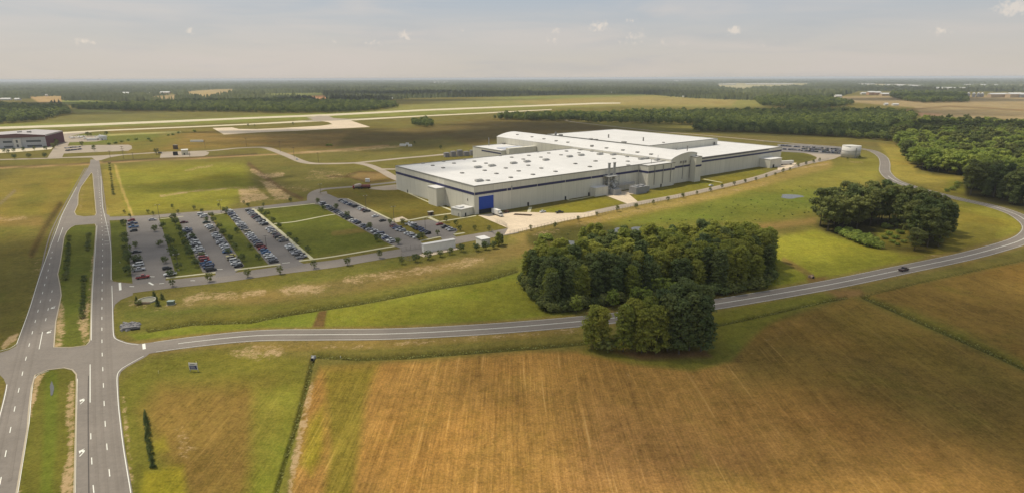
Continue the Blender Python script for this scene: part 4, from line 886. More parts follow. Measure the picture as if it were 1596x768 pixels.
# right-hand woodland: the nearest trees one by one
RW_ = [(1418, 252), (1428, 266), (1456, 271), (1504, 274), (1506, 303), (1540, 309), (1575, 321), (1640, 345), (1760, 380), (1760, 300), (1640, 262), (1560, 240), (1500, 238), (1450, 238)]
cand = scatter(RW_, 10.5, seed=9); d_ = np.hypot(cand[:, 0], cand[:, 1]); cpx, cpy = P_np(cand[:, 0], cand[:, 1]); cand = cand[(cpx < 1640)]; d_ = d_[cpx < 1640]
cand = cand[np.argsort(d_)][:118]; rlim = np.sort(d_)[:118].max()
for p in cand:
    px, py = P_np(p[0], p[1]); key = 'broad' if py < 290 else random.choice(['tall', 'dark_pine', 'tall'])
    lab = ('leafy green tree at the left tip of the woodland right of the road' if px < 1460 else 'leafy green tree behind the grassy notch in the right woodland' if px < 1510 else 'leafy green tree of the right woodland near the picture edge') if py < 290 else 'dark tall tree at the near corner of the right woodland, behind the bend'
    put_tree(key, p, random.uniform(.7, 1.22), 'tree', lab, 'tree', 'trees along the near edge of the right woodland')

# the rest of the woods: uncountable masses, instanced crowns and trunks
def stuff_trees(name, pts, scl, keys, label, cat='woodland'):
    me = bpy.data.meshes.new(name); v = np.concatenate([pts, np.full((len(pts), 1), -.2)], 1)
    me.vertices.add(len(v)); me.vertices.foreach_set('co', v.astype(np.float32).ravel())
    a = me.attributes.new('sc', 'FLOAT', 'POINT'); a.data.foreach_set('value', scl.astype(np.float32)); me.update()
    o = bpy.data.objects.new(name, me); col.objects.link(o); tag(o, label, cat, kind='stuff')
    ng = bpy.data.node_groups.new('grow_'+name, 'GeometryNodeTree'); ng.interface.new_socket('Geometry', in_out='INPUT', socket_type='NodeSocketGeometry'); ng.interface.new_socket('Geometry', in_out='OUTPUT', socket_type='NodeSocketGeometry')
    n = ng.nodes; gi = n.new('NodeGroupInput'); go = n.new('NodeGroupOutput'); iop = n.new('GeometryNodeInstanceOnPoints')
    jn = n.new('GeometryNodeJoinGeometry')
    srcs = []
    for key in keys:
        for me2, tm2 in PROTO[key]:
            # one joined source mesh per variant, taken straight from mesh data through a hidden-free object
            srcs.append((me2, tm2))
    for me2, tm2 in reversed(srcs):
        so_ = bpy.data.objects.new('source_tree', me2)      # not linked to the scene
        oi = n.new('GeometryNodeObjectInfo'); oi.inputs['Object'].default_value = so_; oi.inputs['As Instance'].default_value = True
        ng.links.new(oi.outputs['Geometry'], jn.inputs[0])
    ng.links.new(gi.outputs[0], iop.inputs['Points']); ng.links.new(jn.outputs[0], iop.inputs['Instance']); iop.inputs['Pick Instance'].default_value = True
    rv = n.new('FunctionNodeRandomValue'); rv.data_type = 'INT'; rv.inputs[4].default_value = 0; rv.inputs[5].default_value = max(len(srcs)-1, 0)
    ng.links.new(rv.outputs[2], iop.inputs['Instance Index'])
    rr_ = n.new('FunctionNodeRandomValue'); rr_.data_type = 'FLOAT_VECTOR'; rr_.inputs[0].default_value = (0, 0, 0); rr_.inputs[1].default_value = (.06, .06, 6.28)
    ng.links.new(rr_.outputs[0], iop.inputs['Rotation'])
    na = n.new('GeometryNodeInputNamedAttribute'); na.data_type = 'FLOAT'; na.inputs[0].default_value = 'sc'; ng.links.new(na.outputs[0], iop.inputs['Scale'])
    ng.links.new(iop.outputs[0], go.inputs[0])
    md = o.modifiers.new('grow', 'NODES'); md.node_group = ng
    return o
def rs(n, a, b, seed): return np.random.default_rng(seed).uniform(a, b, n)
# right woodland beyond the first rows
rw = [scatter([(1404, 246), (1428, 264), (1456, 270), (1504, 273), (1506, 302), (1540, 308), (1575, 320), (1640, 345), (2000, 460), (2300, 400), (2300, 215), (1596, 205), (1500, 198), (1440, 196), (1395, 205), (1390, 222), (1415, 236)], 11.5, seed=12)]
q = np.hypot(rw[0][:, 0], rw[0][:, 1]); rw = rw[0][q > rlim+4]; qx, qy = P_np(rw[:, 0], rw[:, 1]); rw = rw[qx < 1900]
stuff_trees('right_woodland', rw, rs(len(rw), .75, 1.15, 5), ['broad', 'tall'], 'deep mass of green woodland behind the nearest trees on the right', 'woodland')
mid_polys = [([(1081, 206), (1130, 206), (1200, 209), (1300, 214), (1420, 223), (1430, 214), (1360, 206), (1200, 201), (1090, 201)], 9, .8),
             ([(1090, 203), (1200, 203), (1300, 207), (1410, 214), (1425, 206), (1395, 192), (1330, 186), (1200, 188), (1100, 190)], 12, .85),
             ([(905, 192), (1060, 195), (1150, 197), (1250, 198), (1330, 195), (1380, 198), (1420, 197), (1425, 183), (1380, 176), (1300, 177), (1180, 176), (1080, 178), (990, 178), (930, 184)], 12, .85),
             ([(768, 186.5), (830, 189), (890, 189), (906, 188), (975, 190), (975, 184), (900, 180), (850, 182), (800, 183)], 9, .8),
             ([(-300, 199), (0, 194), (60, 189.5), (112, 178), (100, 171), (0, 167), (-300, 168)], 13, 1.0),
             ([(112, 171), (200, 173.5), (300, 175), (400, 176), (440, 177.5), (540, 176), (590, 172.5), (622, 168), (610, 163), (520, 161), (430, 159), (300, 160), (205, 165), (125, 167)], 13, .95),
             ([(1186, 166), (1260, 171), (1310, 168), (1330, 163), (1290, 156), (1200, 154), (1175, 157)], 14, 1.0),
             ([(1387, 152), (1410, 158), (1440, 161), (1508, 160), (1505, 150), (1440, 147), (1390, 147)], 14, 1.1),
             ([(640, 194), (650, 198), (666, 199), (675, 198), (672, 192), (650, 190)], 10, .7)]
dark_pts = []; dark_sc = []
for k, (pl, sp, sc_) in enumerate(mid_polys):
    p = scatter(pl, sp, seed=30+k); dark_pts.append(p); dark_sc.append(sc_*(.55+.75*np.random.default_rng(60+k).beta(2.2, 2.6, len(p))))
stuff_trees('middle_woodland', np.concatenate(dark_pts), np.concatenate(dark_sc), ['far'], 'broad belts of dark green woodland beyond the factory and the runway', 'woodland')

scr = np.concatenate([scatter([(960, 348), (1100, 318), (1260, 284), (1290, 298), (1265, 332), (1150, 348), (1000, 354)], 7, .5, 71), scatter([(830, 388), (850, 368), (920, 352), (960, 352), (940, 372), (900, 392)], 5, .5, 72)])
sx_, sy_ = P_np(scr[:, 0], scr[:, 1]); scr = scr[((sx_-1233)/26)**2+((sy_-306.5)/7)**2 > 1]
scr = scr[np.random.default_rng(74).random(len(scr)) < .6]; stuff_trees('meadow_scrub', scr, rs(len(scr), .15, .5, 75), ['shrub'], 'low dark green scrub dotted over the wet meadow behind the grove', 'scrub')
# far canopy: closed forest to the horizon with clearings
fy = [122.6, 123, 123.4, 123.9, 124.5, 125.2, 126]+list(np.arange(127, 158, .62))
fr = np.array([H/math.tan(pitch+math.atan((y-384)/F)) for y in fy]); fr = fr[fr < 39000]
ft = np.arange(-50, 50.01, .085)*math.pi/180
TT, R2 = np.meshgrid(ft, fr); r_ = np.random.default_rng(4)
R2 = R2*(1+r_.uniform(-.004, .004, R2.shape)); FX = np.sin(TT)*R2; FY = np.cos(TT)*R2; fpx, fpy = P_np(FX, FY)
FAREDGE = [(-400, 126), (-400, 158), (0, 156), (55, 153), (60, 160), (97, 161), (140, 158), (210, 158), (300, 155), (410, 155), (520, 159), (600, 156), (640, 153), (800, 150), (930, 146), (1000, 146.5), (1080, 153), (1130, 155), (1180, 156), (1230, 154), (1300, 150.5), (1340, 150), (1390, 149), (1500, 149), (1596, 149), (2100, 149), (2100, 120), (-400, 120)]
HOLES = [[(43, 151), (75, 149.5), (99, 149.5), (98, 160), (60, 161)], [(95, 157), (140, 156.5), (206, 158.5), (201, 165), (120, 166), (97, 162)], [(293, 142), (330, 139.5), (369, 138.5), (356, 148), (320, 154), (292, 151)], [(238, 150), (277, 147.5), (273, 156), (238, 156)],
         [(411, 146), (501, 144.5), (518, 157), (500, 158), (467, 153), (411, 153)], [(1118, 130.5), (1150, 129.6), (1262, 129.6), (1257, 134), (1175, 137.5), (1160, 141), (1118, 137)], [(1334, 130.4), (1400, 131), (1441, 133), (1441, 137), (1340, 134)], [(1454, 136.5), (1506, 137), (1504, 142), (1454, 141)],
         [(1142, 144.5), (1171, 145), (1169, 150), (1142, 149)], [(1502, 131), (1596, 132), (1700, 133), (1700, 136), (1502, 134.5)], [(180, 144.5), (272, 145), (272, 148.5), (180, 147.5)], [(1503, 143), (1700, 144), (1700, 160), (1500, 160)], [(1338, 142), (1390, 142), (1390, 152), (1300, 153)],
         [(0, 154), (40, 154.5), (40, 157.5), (0, 158)], [(672, 127.5), (700, 127.5), (700, 129.5), (672, 129.5)], [(560, 140), (600, 139.5), (600, 141), (560, 141.5)], [(1040, 126), (1080, 126), (1080, 127.2), (1040, 127.2)], [(-300, 140), (-100, 139), (-100, 144), (-300, 145)], [(900, 134), (960, 133.5), (960, 135), (900, 135.5)], [(1230, 126), (1262, 126), (1262, 127.2), (1230, 127.2)]]
jx = fpx+r_.uniform(-3, 3, fpx.shape); jy = fpy+r_.uniform(-.35, .35, fpx.shape)
okm = inside(jx, jy, FAREDGE)
for h_ in HOLES: okm &= ~inside(jx, jy, h_)
hz = np.where(okm, r_.uniform(5, 23, R2.shape)*(.8+.4*vnoise(FX, FY, 260, 8)), -1.5)
fq_i, fq_j = np.meshgrid(np.arange(len(fr)-1), np.arange(len(ft)-1), indexing='ij'); w_ = len(ft)
fq = np.stack([fq_i*w_+fq_j, (fq_i+1)*w_+fq_j, (fq_i+1)*w_+fq_j+1, fq_i*w_+fq_j+1], -1).reshape(-1, 4)
keep = okm.reshape(-1)[fq].any(1); fq = fq[keep]
cm = bpy.data.materials.new('forest_canopy'); cm.use_nodes = True; N = NT(cm.node_tree); b = N.n['Principled BSDF']; b.inputs['Roughness'].default_value = .95; b.inputs['Specular IOR Level'].default_value = .02
pos = N.new('ShaderNodeNewGeometry').outputs['Position']
f = N.math('ADD', N.math('MULTIPLY', N.noise(pos, .045, 4, .75), 1.1), N.math('MULTIPLY', N.noise(pos, .0009, 4, .65), 2.2)); f = N.math('SUBTRACT', f, .8)
c_ = N.mix(N.ramp(N.noise(pos, .0021, 3, .6), .4, .65), (.06, .072, .03), (.095, .105, .04)); v = N.new('ShaderNodeVectorMath', operation='SCALE'); N.link(c_, v.inputs[0]); N.link(f, v.inputs['Scale']); N.link(v.outputs[0], b.inputs['Base Color'])
o = np_mesh('far_forest', np.stack([FX, FY, hz], -1).reshape(-1, 3), fq, cm); tag(o, 'dark forest canopy running to the horizon behind the airfield', 'forest', kind='stuff')

# fair-weather cumulus overhead (outside the frame); they shade parts of the land
CH = 720.0
cvm = bpy.data.materials.new('cloud_vapour'); cvm.use_nodes = True; N = NT(cvm.node_tree); N.n.remove(N.n['Principled BSDF'])
pv = N.new('ShaderNodeVolumePrincipled'); pv.inputs['Color'].default_value = (.97, .97, .97, 1); pv.inputs['Density'].default_value = .042; N.link(pv.outputs[0], N.n['Material Output'].inputs['Volume'])
def cloud(px, py, rx, ry, th, rot=0.0, seed=1):
    g = G(px, py); c = Vector((g.x, g.y, 0))+Vector((sd.x, sd.y, 0))*(CH/sd.z); n1, n2 = 14, 56; r_ = np.random.default_rng(seed); ph = r_.uniform(0, 6.28, 8)
    vs = [(0, 0, th)]; 
    prof_top = []
    for i in range(1, n1+1):
        q = i/n1
        for k in range(n2):
            t = 2*math.pi*k/n2; w = 1+.16*math.sin(3*t+ph[0])+.11*math.sin(5*t+ph[1])+.07*math.sin(9*t+ph[2])+.04*math.sin(15*t+ph[3])
            lump = 1+.25*math.sin(7*t+6*q+ph[4])*math.sin(11*q+ph[5])
            z = th*max(0, 1-q**1.6)**1.1*lump if i < n1 else 0
            vs.append((rx*q*w*math.cos(t), ry*q*w*math.sin(t), z))
    top = len(vs); fs = [(0, 1+k, 1+(k+1) % n2) for k in range(n2)]
    for i in range(n1-1):
        for k in range(n2): a = 1+i*n2+k; b_ = 1+i*n2+(k+1) % n2; fs.append((a, a+n2, b_+n2, b_))
    vs.append((0, 0, -th*.12)); last = 1+(n1-1)*n2
    fs += [(last+(k+1) % n2, last+k, top) for k in range(n2)]
    mb = MB(); mb.add(vs, fs); o = mb.build('cloud', cvm); o.location = (c.x, c.y, CH); o.rotation_euler = (0, 0, rot); tag(o, kind='structure'); return o
CLOUDS = [(1480, 600, 190, 95, 42, -.5), (1125, 505, 42, 34, 26, .2), (1440, 395, 110, 40, 20, .6), (1165, 440, 40, 24, 14, .3), (20, 420, 85, 110, 34, 0), (110, 440, 70, 60, 14, 0), (340, 284, 75, 55, 40, .3), (560, 300, 110, 80, 22, .5), (560, 375, 90, 60, 20, .5), (330, 385, 110, 60, 16, .2),
          (640, 214, 330, 150, 60, .2), (880, 196, 260, 130, 60, .0), (450, 205, 180, 60, 46, .1), (1250, 207, 480, 75, 80, -.25), (1440, 215, 120, 60, 20, .2), (1580, 300, 90, 60, 46, .2), (300, 160, 1500, 300, 60, .1), (-60, 175, 600, 260, 50, .1), (1300, 175, 500, 300, 30, .1), (720, 148, 1300, 420, 60, 0), (1450, 155, 500, 260, 50, 0), (760, 480, 50, 18, 8, .2)]
for i, c_ in enumerate(CLOUDS): cloud(*c_, seed=i+1)
# summer haze
hz_m = bpy.data.materials.new('haze_air'); hz_m.use_nodes = True; N = NT(hz_m.node_tree); N.n.remove(N.n['Principled BSDF'])
pv = N.new('ShaderNodeVolumePrincipled'); pv.inputs['Color'].default_value = (.90, .95, 1.0, 1); pv.inputs['Density'].default_value = HAZE; N.link(pv.outputs[0], N.n['Material Output'].inputs['Volume'])
mb = MB(); mb.box(-43000, 43000, -43000, 43000, -3, 92); o = mb.build('haze', hz_m); tag(o, kind='stuff')

# ditch weeds: rank growth along the ditches
wv = []; r2 = np.random.default_rng(21)
for pts, w_, dep in DITCH[:6]:
    L = smooth_line(GN_(pts), 14); 
    for a, b_ in zip(L[:-1], L[1:]):
        n_ = int((b_-a).length*5)
        if n_ == 0: continue
        t = r2.random(n_)[:, None]; p = np.array(a)[None]*(1-t)+np.array(b_)[None]*t; d = np.array((b_-a).normalized()); nn = np.array([-d[1], d[0], 0])
        ww = .5+.3*w_/3; p = p+nn*r2.normal(0, ww*.62, n_)[:, None]; p[:, 2] = r2.uniform(-1.0, -.05, n_); wv.append(p)
wv = np.concatenate(wv); n_ = len(wv); nr_ = r2.normal(size=(n_, 3))*.5+np.array([0, 0, 1]); t1 = np.cross(nr_, r2.normal(size=(n_, 3))); t1 /= np.linalg.norm(t1, axis=1)[:, None]; t2 = np.cross(nr_/np.linalg.norm(nr_, axis=1)[:, None], t1)
s_ = r2.uniform(.12, .36, n_)[:, None]; vv = np.stack([wv-t1*s_, wv-t2*s_, wv+t1*s_, wv+t2*s_], 1).reshape(-1, 3)
o = np_mesh('ditch_weeds', vv, np.arange(n_*4).reshape(-1, 4), leaf_mat('weed_leaves', (.17, .18, .045), (.2, .2, .055))); tag(o, 'rank green weeds filling the drainage ditches', 'weeds', kind='stuff')

# ------------------------------------------------------------------ planted trees, hedges
def ordn(n):
    o = ['first', 'second', 'third', 'fourth', 'fifth', 'sixth', 'seventh', 'eighth', 'ninth', 'tenth', 'eleventh', 'twelfth', 'thirteenth', 'fourteenth', 'fifteenth', 'sixteenth', 'seventeenth', 'eighteenth', 'nineteenth', 'twentieth']
    t = ['twenty', 'thirty', 'forty']
    return o[n-1] if n <= 20 else (t[n//10-2]+'-'+o[n % 10-1] if n % 10 else {30: 'thirtieth', 40: 'fortieth'}[n])
def row_trees(key, name, cat, pts, desc, group, sc=(.85, 1.15), noun='small tree'):
    for i, (px, py) in enumerate(pts):
        put_tree(key, G(px, py), random.uniform(*sc), name, f'{noun} {desc}, {ordn(i+1)}', cat, group)
def lp(a, b, n): return [(a[0]+(b[0]-a[0])*k/(n-1), a[1]+(b[1]-a[1])*k/(n-1)) for k in range(n)]
row_trees('young', 'young_tree', 'tree', [(827, 359), (865, 356), (901, 345), (930, 337), (962, 330), (991, 325), (1018, 319), (1041, 314), (1064, 309), (1086, 304), (1107, 299), (1125, 294), (1144, 289.5), (1161, 285.5), (1178, 282), (1194, 278), (1208, 274), (1220, 270), (1231, 266), (1244, 261), (1256, 258), (1268, 254.8), (1277, 252.5)], 'along the fence of the factory perimeter road from the yard', 'young trees along the perimeter road', (.9, 1.3), 'young tree')
row_trees('parking', 'round_tree', 'tree', [(648, 408), (668, 404), (686, 400), (702, 396), (719, 392), (742, 391), (756, 389), (769, 387)], 'in the row before the long white wall, counting from the gate', 'bushy trees before the long white wall', (.9, 1.15), 'dark bushy tree')
put_tree('pine', G(777, 383), .42, 'pine_tree', 'taller dark pine beside the small white building by the road', 'pine tree'); put_tree('dark_pine', G(782, 381), .3, 'pine_tree', 'short dark pine right of the taller one by the white building', 'pine tree')
row_trees('young', 'young_tree', 'tree', [(269, 446), (327, 438.5), (386, 432), (437, 427), (490, 418), (541.6, 413.5), (592, 402), (626, 411)], 'on the verge below the service lane, counting from the highway', 'small trees below the service lane', (1, 1.35), 'small dark tree')
row_trees('young', 'young_tree', 'tree', [(695, 347), (711, 353), (717, 360), (740, 359), (762, 361), (682, 367), (659, 374), (628, 351), (608, 350)], 'on the lawns by the small car park, counting from the path', 'small trees around the small car park', (1, 1.3), 'small green tree')
row_trees('young', 'young_tree', 'tree', [(194.6, 333), (203, 339), (231, 333), (239, 336), (269, 325), (278, 333.5), (303, 327), (315, 332), (341, 323), (380, 318), (387, 323), (411, 323), (453, 315.5), (495, 317)], 'beside the access road above the car parks, counting from the highway', 'small trees beside the access road', (.7, 1.1), 'small dark tree')
row_trees('parking', 'parking_tree', 'tree', [(193, 352), (195, 373), (196, 381), (197.5, 395), (199, 402), (200, 409), (201.5, 428)], 'left of the leftmost parking strip, counting from the top', 'round trees left of the first parking strip', (1, 1.25), 'round dark tree')
row_trees('parking', 'parking_tree', 'tree', [(254, 356), (261, 375), (266, 383), (269, 396), (273, 402), (278, 420)], 'right of the leftmost parking strip, counting from the top', 'round trees right of the first parking strip', (.9, 1.15), 'round dark tree')
row_trees('parking', 'parking_tree', 'tree', [(242, 361), (249.5, 384), (257.5, 410), (266, 431), (211, 386), (214, 409)], 'standing inside the leftmost parking strip among the bays', 'trees among the bays of the first parking strip', (.85, 1.1), 'round tree')
row_trees('parking', 'parking_tree', 'tree', [(271, 343), (274, 351), (280, 362), (285, 373), (290, 385), (294, 394), (297, 400), (306, 415)], 'left of the second parking strip, counting from the top', 'round trees left of the second parking strip', (1, 1.2), 'round dark tree')
row_trees('parking', 'parking_tree', 'tree', [(301, 373), (315, 401), (346, 367), (370, 363), (390, 388), (403, 404), (322, 346), (356, 395)], 'standing among the parked cars of the middle strips, counting leftwards', 'trees among the parked cars', (.7, .9), 'green tree')
row_trees('parking', 'parking_tree', 'tree', [(330, 339), (333, 347), (342, 357), (349, 366), (359, 377), (367, 389), (378, 407), (352, 333)], 'between the second and third parking strips, from the top', 'round trees between the second and third strips', (.85, 1.15), 'round dark tree')
row_trees('parking', 'parking_tree', 'tree', [(407.5, 333), (415.7, 338.5), (425.7, 347), (435.7, 356), (451, 370.5), (462, 380), (479.5, 393), (588.5, 376.5), (621, 381)], 'right of the third parking strip, from the top', 'trees on the lawn edge', (.8, 1.15), 'dark green tree')
row_trees('parking', 'parking_tree', 'tree', [(495.5, 316), (505, 327.5), (524, 326.5), (541.6, 338.5), (575.7, 357), (654, 374)], 'along the left row of the fourth parking strip, from the top', 'trees along the fourth parking strip', (.8, 1.05), 'round green tree')
row_trees('shrub', 'hedge_shrub', 'shrub', lp((108, 370), (103, 436), 13), 'of the left hedge on the highway median, from the far end', 'shrubs of the left median hedge', (.95, 1.2), 'dark hedge shrub')
row_trees('shrub', 'hedge_shrub', 'shrub', lp((138.5, 367), (136.5, 391), 6), 'of the short hedge on the right side of the median', 'shrubs of the short median hedge', (.95, 1.2), 'dark hedge shrub')
row_trees('shrub', 'hedge_shrub', 'shrub', lp((131, 433), (128.5, 495), 13), 'of the low hedge near the median tip, from far end', 'shrubs of the median tip hedge', (.75, 1.0), 'low dark shrub')
row_trees('shrub', 'hedge_shrub', 'shrub', lp((170.5, 256), (177, 304), 15), 'of the thin line of bushes right of the far highway', 'bushes right of the far highway', (.7, 1.1), 'dark bush')
row_trees('conifer', 'conifer', 'conifer', [(227.5, 651), (228.5, 660), (229.5, 668), (231, 677), (230.5, 686), (233, 696), (234.5, 706), (236, 716), (238.5, 727)], 'of the slanting row beside the highway, from the far end', 'small conifers in a row', (.62, .8), 'small dark conifer')
for px, py, s, l in [(213, 469, .55, 'thin dark conifer behind the left end of the oval stone monument'), (241, 464, .85, 'dark conifer behind the right end of the oval monument'), (253, 466, .75, 'dark conifer farthest right of the oval monument'), (246, 476, .95, 'broad dark conifer in front of the right end of the oval monument')]:
    put_tree('conifer', G(px, py), s, 'conifer', l, 'conifer').scale.x *= 1.3
put_tree('shrub', G(216, 474), 1.1, 'shrub', 'low round shrub before the left end of the oval monument', 'shrub')
for i, (px, py, s) in enumerate([(7, 239, 1.3), (13, 240, 1.2), (22, 238, 1.3), (37, 236, 1.3), (54, 235, 1.2), (71.5, 234.5, 1.3), (84, 232, 1.8), (90, 228, 1.8), (86, 226, 1.9)]):
    put_tree('young', G(px, py), s*1.3, 'street_tree', f'dark tree planted in front of the terminal building, {ordn(i+1)} from the left', 'tree', 'trees before the terminal')
for i, (px, py) in enumerate([(23, 248, ), (45.5, 247), (70.5, 246)]): put_tree('parking', G(px, py), 1.45, 'street_tree', f'round tree on the strip between terminal lawn and road, {ordn(i+1)} from the left', 'tree', 'round trees by the airfield road')
for i, (px, py, s, l) in enumerate([(128, 228, 2, 'dark tree behind the small car park left of the pale dome tree'), (147, 236, 2.2, 'tree in the middle of the small terminal car park'), (137, 213, 2.2, 'dark tree behind the parked aircraft'), (142, 213, 1.6, 'smaller dark tree behind the parked aircraft'), (166, 212, 2.2, 'dark tree at the right end of the white aircraft row'),
        (244, 241, 2.2, 'narrow dark tree left of the cream hut beside the airfield road'), (457, 195, 1.6, 'lone dark bush between the taxiway and the apron'), (387, 197, 1.4, 'low bush on the grass left of the taxiway connector'), (397, 197, 1.1, 'second low bush on grass beside the taxiway connector'), (687, 233, 1.6, 'round bush in the dark field left of the factory'), (646, 225, 1.2, 'tiny lone bush in the field behind the factory lawn')]):
    put_tree('young', G(px, py), s, 'tree', l, 'tree')
for i, (px, py) in enumerate([(190, 222), (200, 220), (212, 218.5), (232, 218), (236, 221), (262, 212), (270, 211), (278, 208), (302, 205), (304, 206), (180, 224), (170, 226), (510, 228), (516, 228)]):
    put_tree('bush', G(px, py), .8, 'bush', f'dark bush on the airfield drainage line, {ordn(i+1)} from the left group', 'bush', 'bushes on the airfield drainage line')
for i, (px, py, s) in enumerate([(845, 372, .7), (852, 373, .9), (858, 374, .6), (836, 381, .5), (1400, 293, .7), (1485, 297, .8), (1476, 299, .6), (1490, 293, .7), (1493, 289, .9)]):
    put_tree('bush', G(px, py), s, 'bush', 'dark bush on the bank of the swampy pond' if px < 1000 else 'bush on the grass slope before the right woodland', 'bush', 'bushes on the pond bank' if px < 1000 else 'bushes before the right woodland')

# ------------------------------------------------------------------ cars
GLASS = mat('car_glass', (.02, .022, .026), .15, .05, spec=.5); TYRE = mat('tyre_rubber', (.02, .02, .02), .8, .1); LAMP = mat('lamp_glass', (.5, .5, .48), .2, .05)
CARC = {'white': (.62, .62, .60), 'silver': (.36, .36, .37), 'grey': (.14, .14, .15), 'black': (.018, .018, .02), 'dark blue': (.02, .035, .10), 'blue': (.04, .12, .26), 'red': (.26, .015, .012), 'dark red': (.11, .014, .014), 'dark green': (.02, .045, .03), 'beige': (.36, .31, .22), 'yellow': (.5, .42, .04)}
CM = {k: mat('car_paint_'+k.replace(' ', '_'), v, .28, .03, spec=.5) for k, v in CARC.items()}
PROF = {  # body side outline (x, z) and cabin (x0, x1 bottom, x0, x1 top, z)
 'sedan': ([(-2.3, .35), (2.3, .35), (2.32, .62), (2.2, .78), (1.05, .92), (-1.55, .96), (-2.25, .92), (-2.34, .6)], (-1.65, 1.1, -1.05, .35, 1.42), .62, 1.78),
 'hatchback': ([(-2.0, .35), (2.05, .35), (2.08, .65), (1.95, .82), (1.0, .98), (-1.9, 1.0), (-2.05, .85), (-2.05, .5)], (-1.95, 1.1, -1.7, .35, 1.5), .64, 1.74),
 'van': ([(-2.35, .4), (2.35, .4), (2.4, .75), (2.25, 1.0), (1.5, 1.12), (-2.3, 1.15), (-2.4, .95), (-2.4, .6)], (-2.3, 1.55, -2.15, .75, 1.85), .72, 1.9),
 'pickup': ([(-2.75, .5), (2.7, .5), (2.75, .8), (2.6, 1.05), (1.4, 1.15), (-2.7, 1.12), (-2.78, .9)], (-.7, 1.35, -.45, .6, 1.8), .76, 1.92),
}
def car_mb(kind, mb=None, sc_=1.0, split=False):
    body, cab, wr, wid = PROF[kind]; hw = wid/2
    def shell(mb, pts, hw, mi, ins=.08):
        n = len(pts); zc = sum(p[1] for p in pts)/n
        vs = [(x, -hw+(ins if z > zc else 0), z) for x, z in pts]+[(x, hw-(ins if z > zc else 0), z) for x, z in pts]
        fs = [tuple(range(n)), tuple(range(2*n-1, n-1, -1))]+[(i+1 if i+1 < n else 0, i, n+i, n+(i+1) % n) for i in range(n)]
        mb.add(vs, fs, mi)
    mbs = [MB() for _ in range(4)] if split else [mb or MB()]*4
    shell(mbs[0], body, hw, 0)
    a, b_, c, d, zt = cab; z0 = body[4][1]-.05
    q = [(a, -hw+.1, z0), (b_, -hw+.1, z0), (b_, hw-.1, z0), (a, hw-.1, z0), (c, -hw+.26, zt), (d, -hw+.26, zt), (d, hw-.26, zt), (c, hw-.26, zt)]
    mbs[1].add(q, [(0, 1, 5, 4), (1, 2, 6, 5), (2, 3, 7, 6), (3, 0, 4, 7)], 1)
    mbs[0].box(c-.04, d+.04, -hw+.24, hw-.24, zt-.04, zt+.04, 0)
    for t in (.02, .5, .98):     # pillars
        xb = a+(b_-a)*t; xt = c+(d-c)*t
        for s in (-1, 1): mbs[0].cyl((xb, s*(hw-.11), z0), (xt, s*(hw-.25), zt), .055, n=4, mi=0)
    if kind == 'pickup': mbs[0].box(-2.62, -.85, -hw+.2, hw-.2, .85, 1.14, 1)
    L_ = body[1][0]
    mbs[3].box(L_-.12, L_+.06, -hw+.12, -hw+.5, .62, .78, 3); mbs[3].box(L_-.12, L_+.06, hw-.5, hw-.12, .62, .78, 3)
    return mbs if split else (mbs[0], [(x*L_*.64, y*(hw-.1), .34) for x in (-1, 1) for y in (-1, 1)])
def car_mesh(kind, colr):
    mb, wh = car_mb(kind)
    for x, y, z in wh: mb.cyl((x, y-.11, z), (x, y+.11, z), .34, n=10, mi=2)
    o = mb.build(kind, [CM[colr], GLASS, TYRE, LAMP]); me = o.data; bpy.data.objects.remove(o); return me
CMESH = {}
U_DIR = FA
def put_car(kind, colr, p, ang, label, group=None, name='parked_car'):
    k = (kind, colr)
    if k not in CMESH: CMESH[k] = car_mesh(*k)
    o = bpy.data.objects.new(name, CMESH[k]); o.location = (p[0], p[1], .12); o.rotation_euler = (0, 0, ang); col.objects.link(o)
    return tag(o, label, 'van' if kind == 'van' else 'pickup' if kind == 'pickup' else 'car', group)
PAL = ['white', 'silver', 'black', 'grey', 'white', 'silver', 'dark blue', 'grey', 'black', 'beige', 'dark red', 'silver', 'dark green', 'blue']
def car_row(a, b, n, desc, group, colours=None, pool=PAL, gaps=()):
    A, B = G(*a), G(*b); ang0 = math.atan2((B-A).y, (B-A).x)+math.pi/2
    for k in range(n):
        if k in gaps: continue
        c = colours[k] if colours and k < len(colours) and colours[k] else random.choice(pool)
        kd = random.choice(['sedan', 'sedan', 'hatchback', 'van', 'pickup'])
        p = A.lerp(B, k/max(n-1, 1)); j = random.uniform(-.35, .35); d = Vector((math.cos(ang0), math.sin(ang0), 0))
        put_car(kd, c, p+d*j, ang0+random.choice((0, math.pi))+random.uniform(-.03, .03), f'{c} {kd}, {ordn(k+1)} from the far end, {desc}', group)
car_row((205, 345), (209.5, 361), 4, 'upper left corner of the leftmost parking strip', 'cars in the leftmost parking strip', ['red', 'dark blue', 'blue', 'black'])
car_row((212.5, 394), (217, 422), 5, 'lower left row of the leftmost parking strip', 'cars in the leftmost parking strip', ['black', 'grey', 'black', 'white', 'silver'], gaps=(1,))
put_car('pickup', 'red', G(223, 433.5), FA-.15, 'red pickup alone at the bottom left corner of the leftmost parking strip')
put_car('sedan', 'silver', G(238, 344), FA-.35, 'silver sedan alone at the top right of the leftmost parking strip')
car_row((261, 419.5), (266.5, 429), 2, 'lower right corner of the leftmost parking strip', 'cars in the leftmost parking strip', ['black', 'white'])
put_car('sedan', 'dark red', G(287, 348), FA-.2, 'dark red car with open bays around it, top left of the second strip')
car_row((291, 359), (328, 422), 22, 'left row of the second parking strip', 'cars in the left row of the second strip', ['silver', 'dark blue', 'black', None, 'white', 'silver', 'black', 'silver', 'white', 'white', 'black', 'white', 'white', 'grey', 'beige', 'silver', 'red', 'red', 'blue', 'dark blue', 'dark blue', 'black'], gaps=(3,))
car_row((313.5, 336), (317, 339), 2, 'top end, right row, second strip', 'cars in the right row of the second strip', ['white', 'white'])
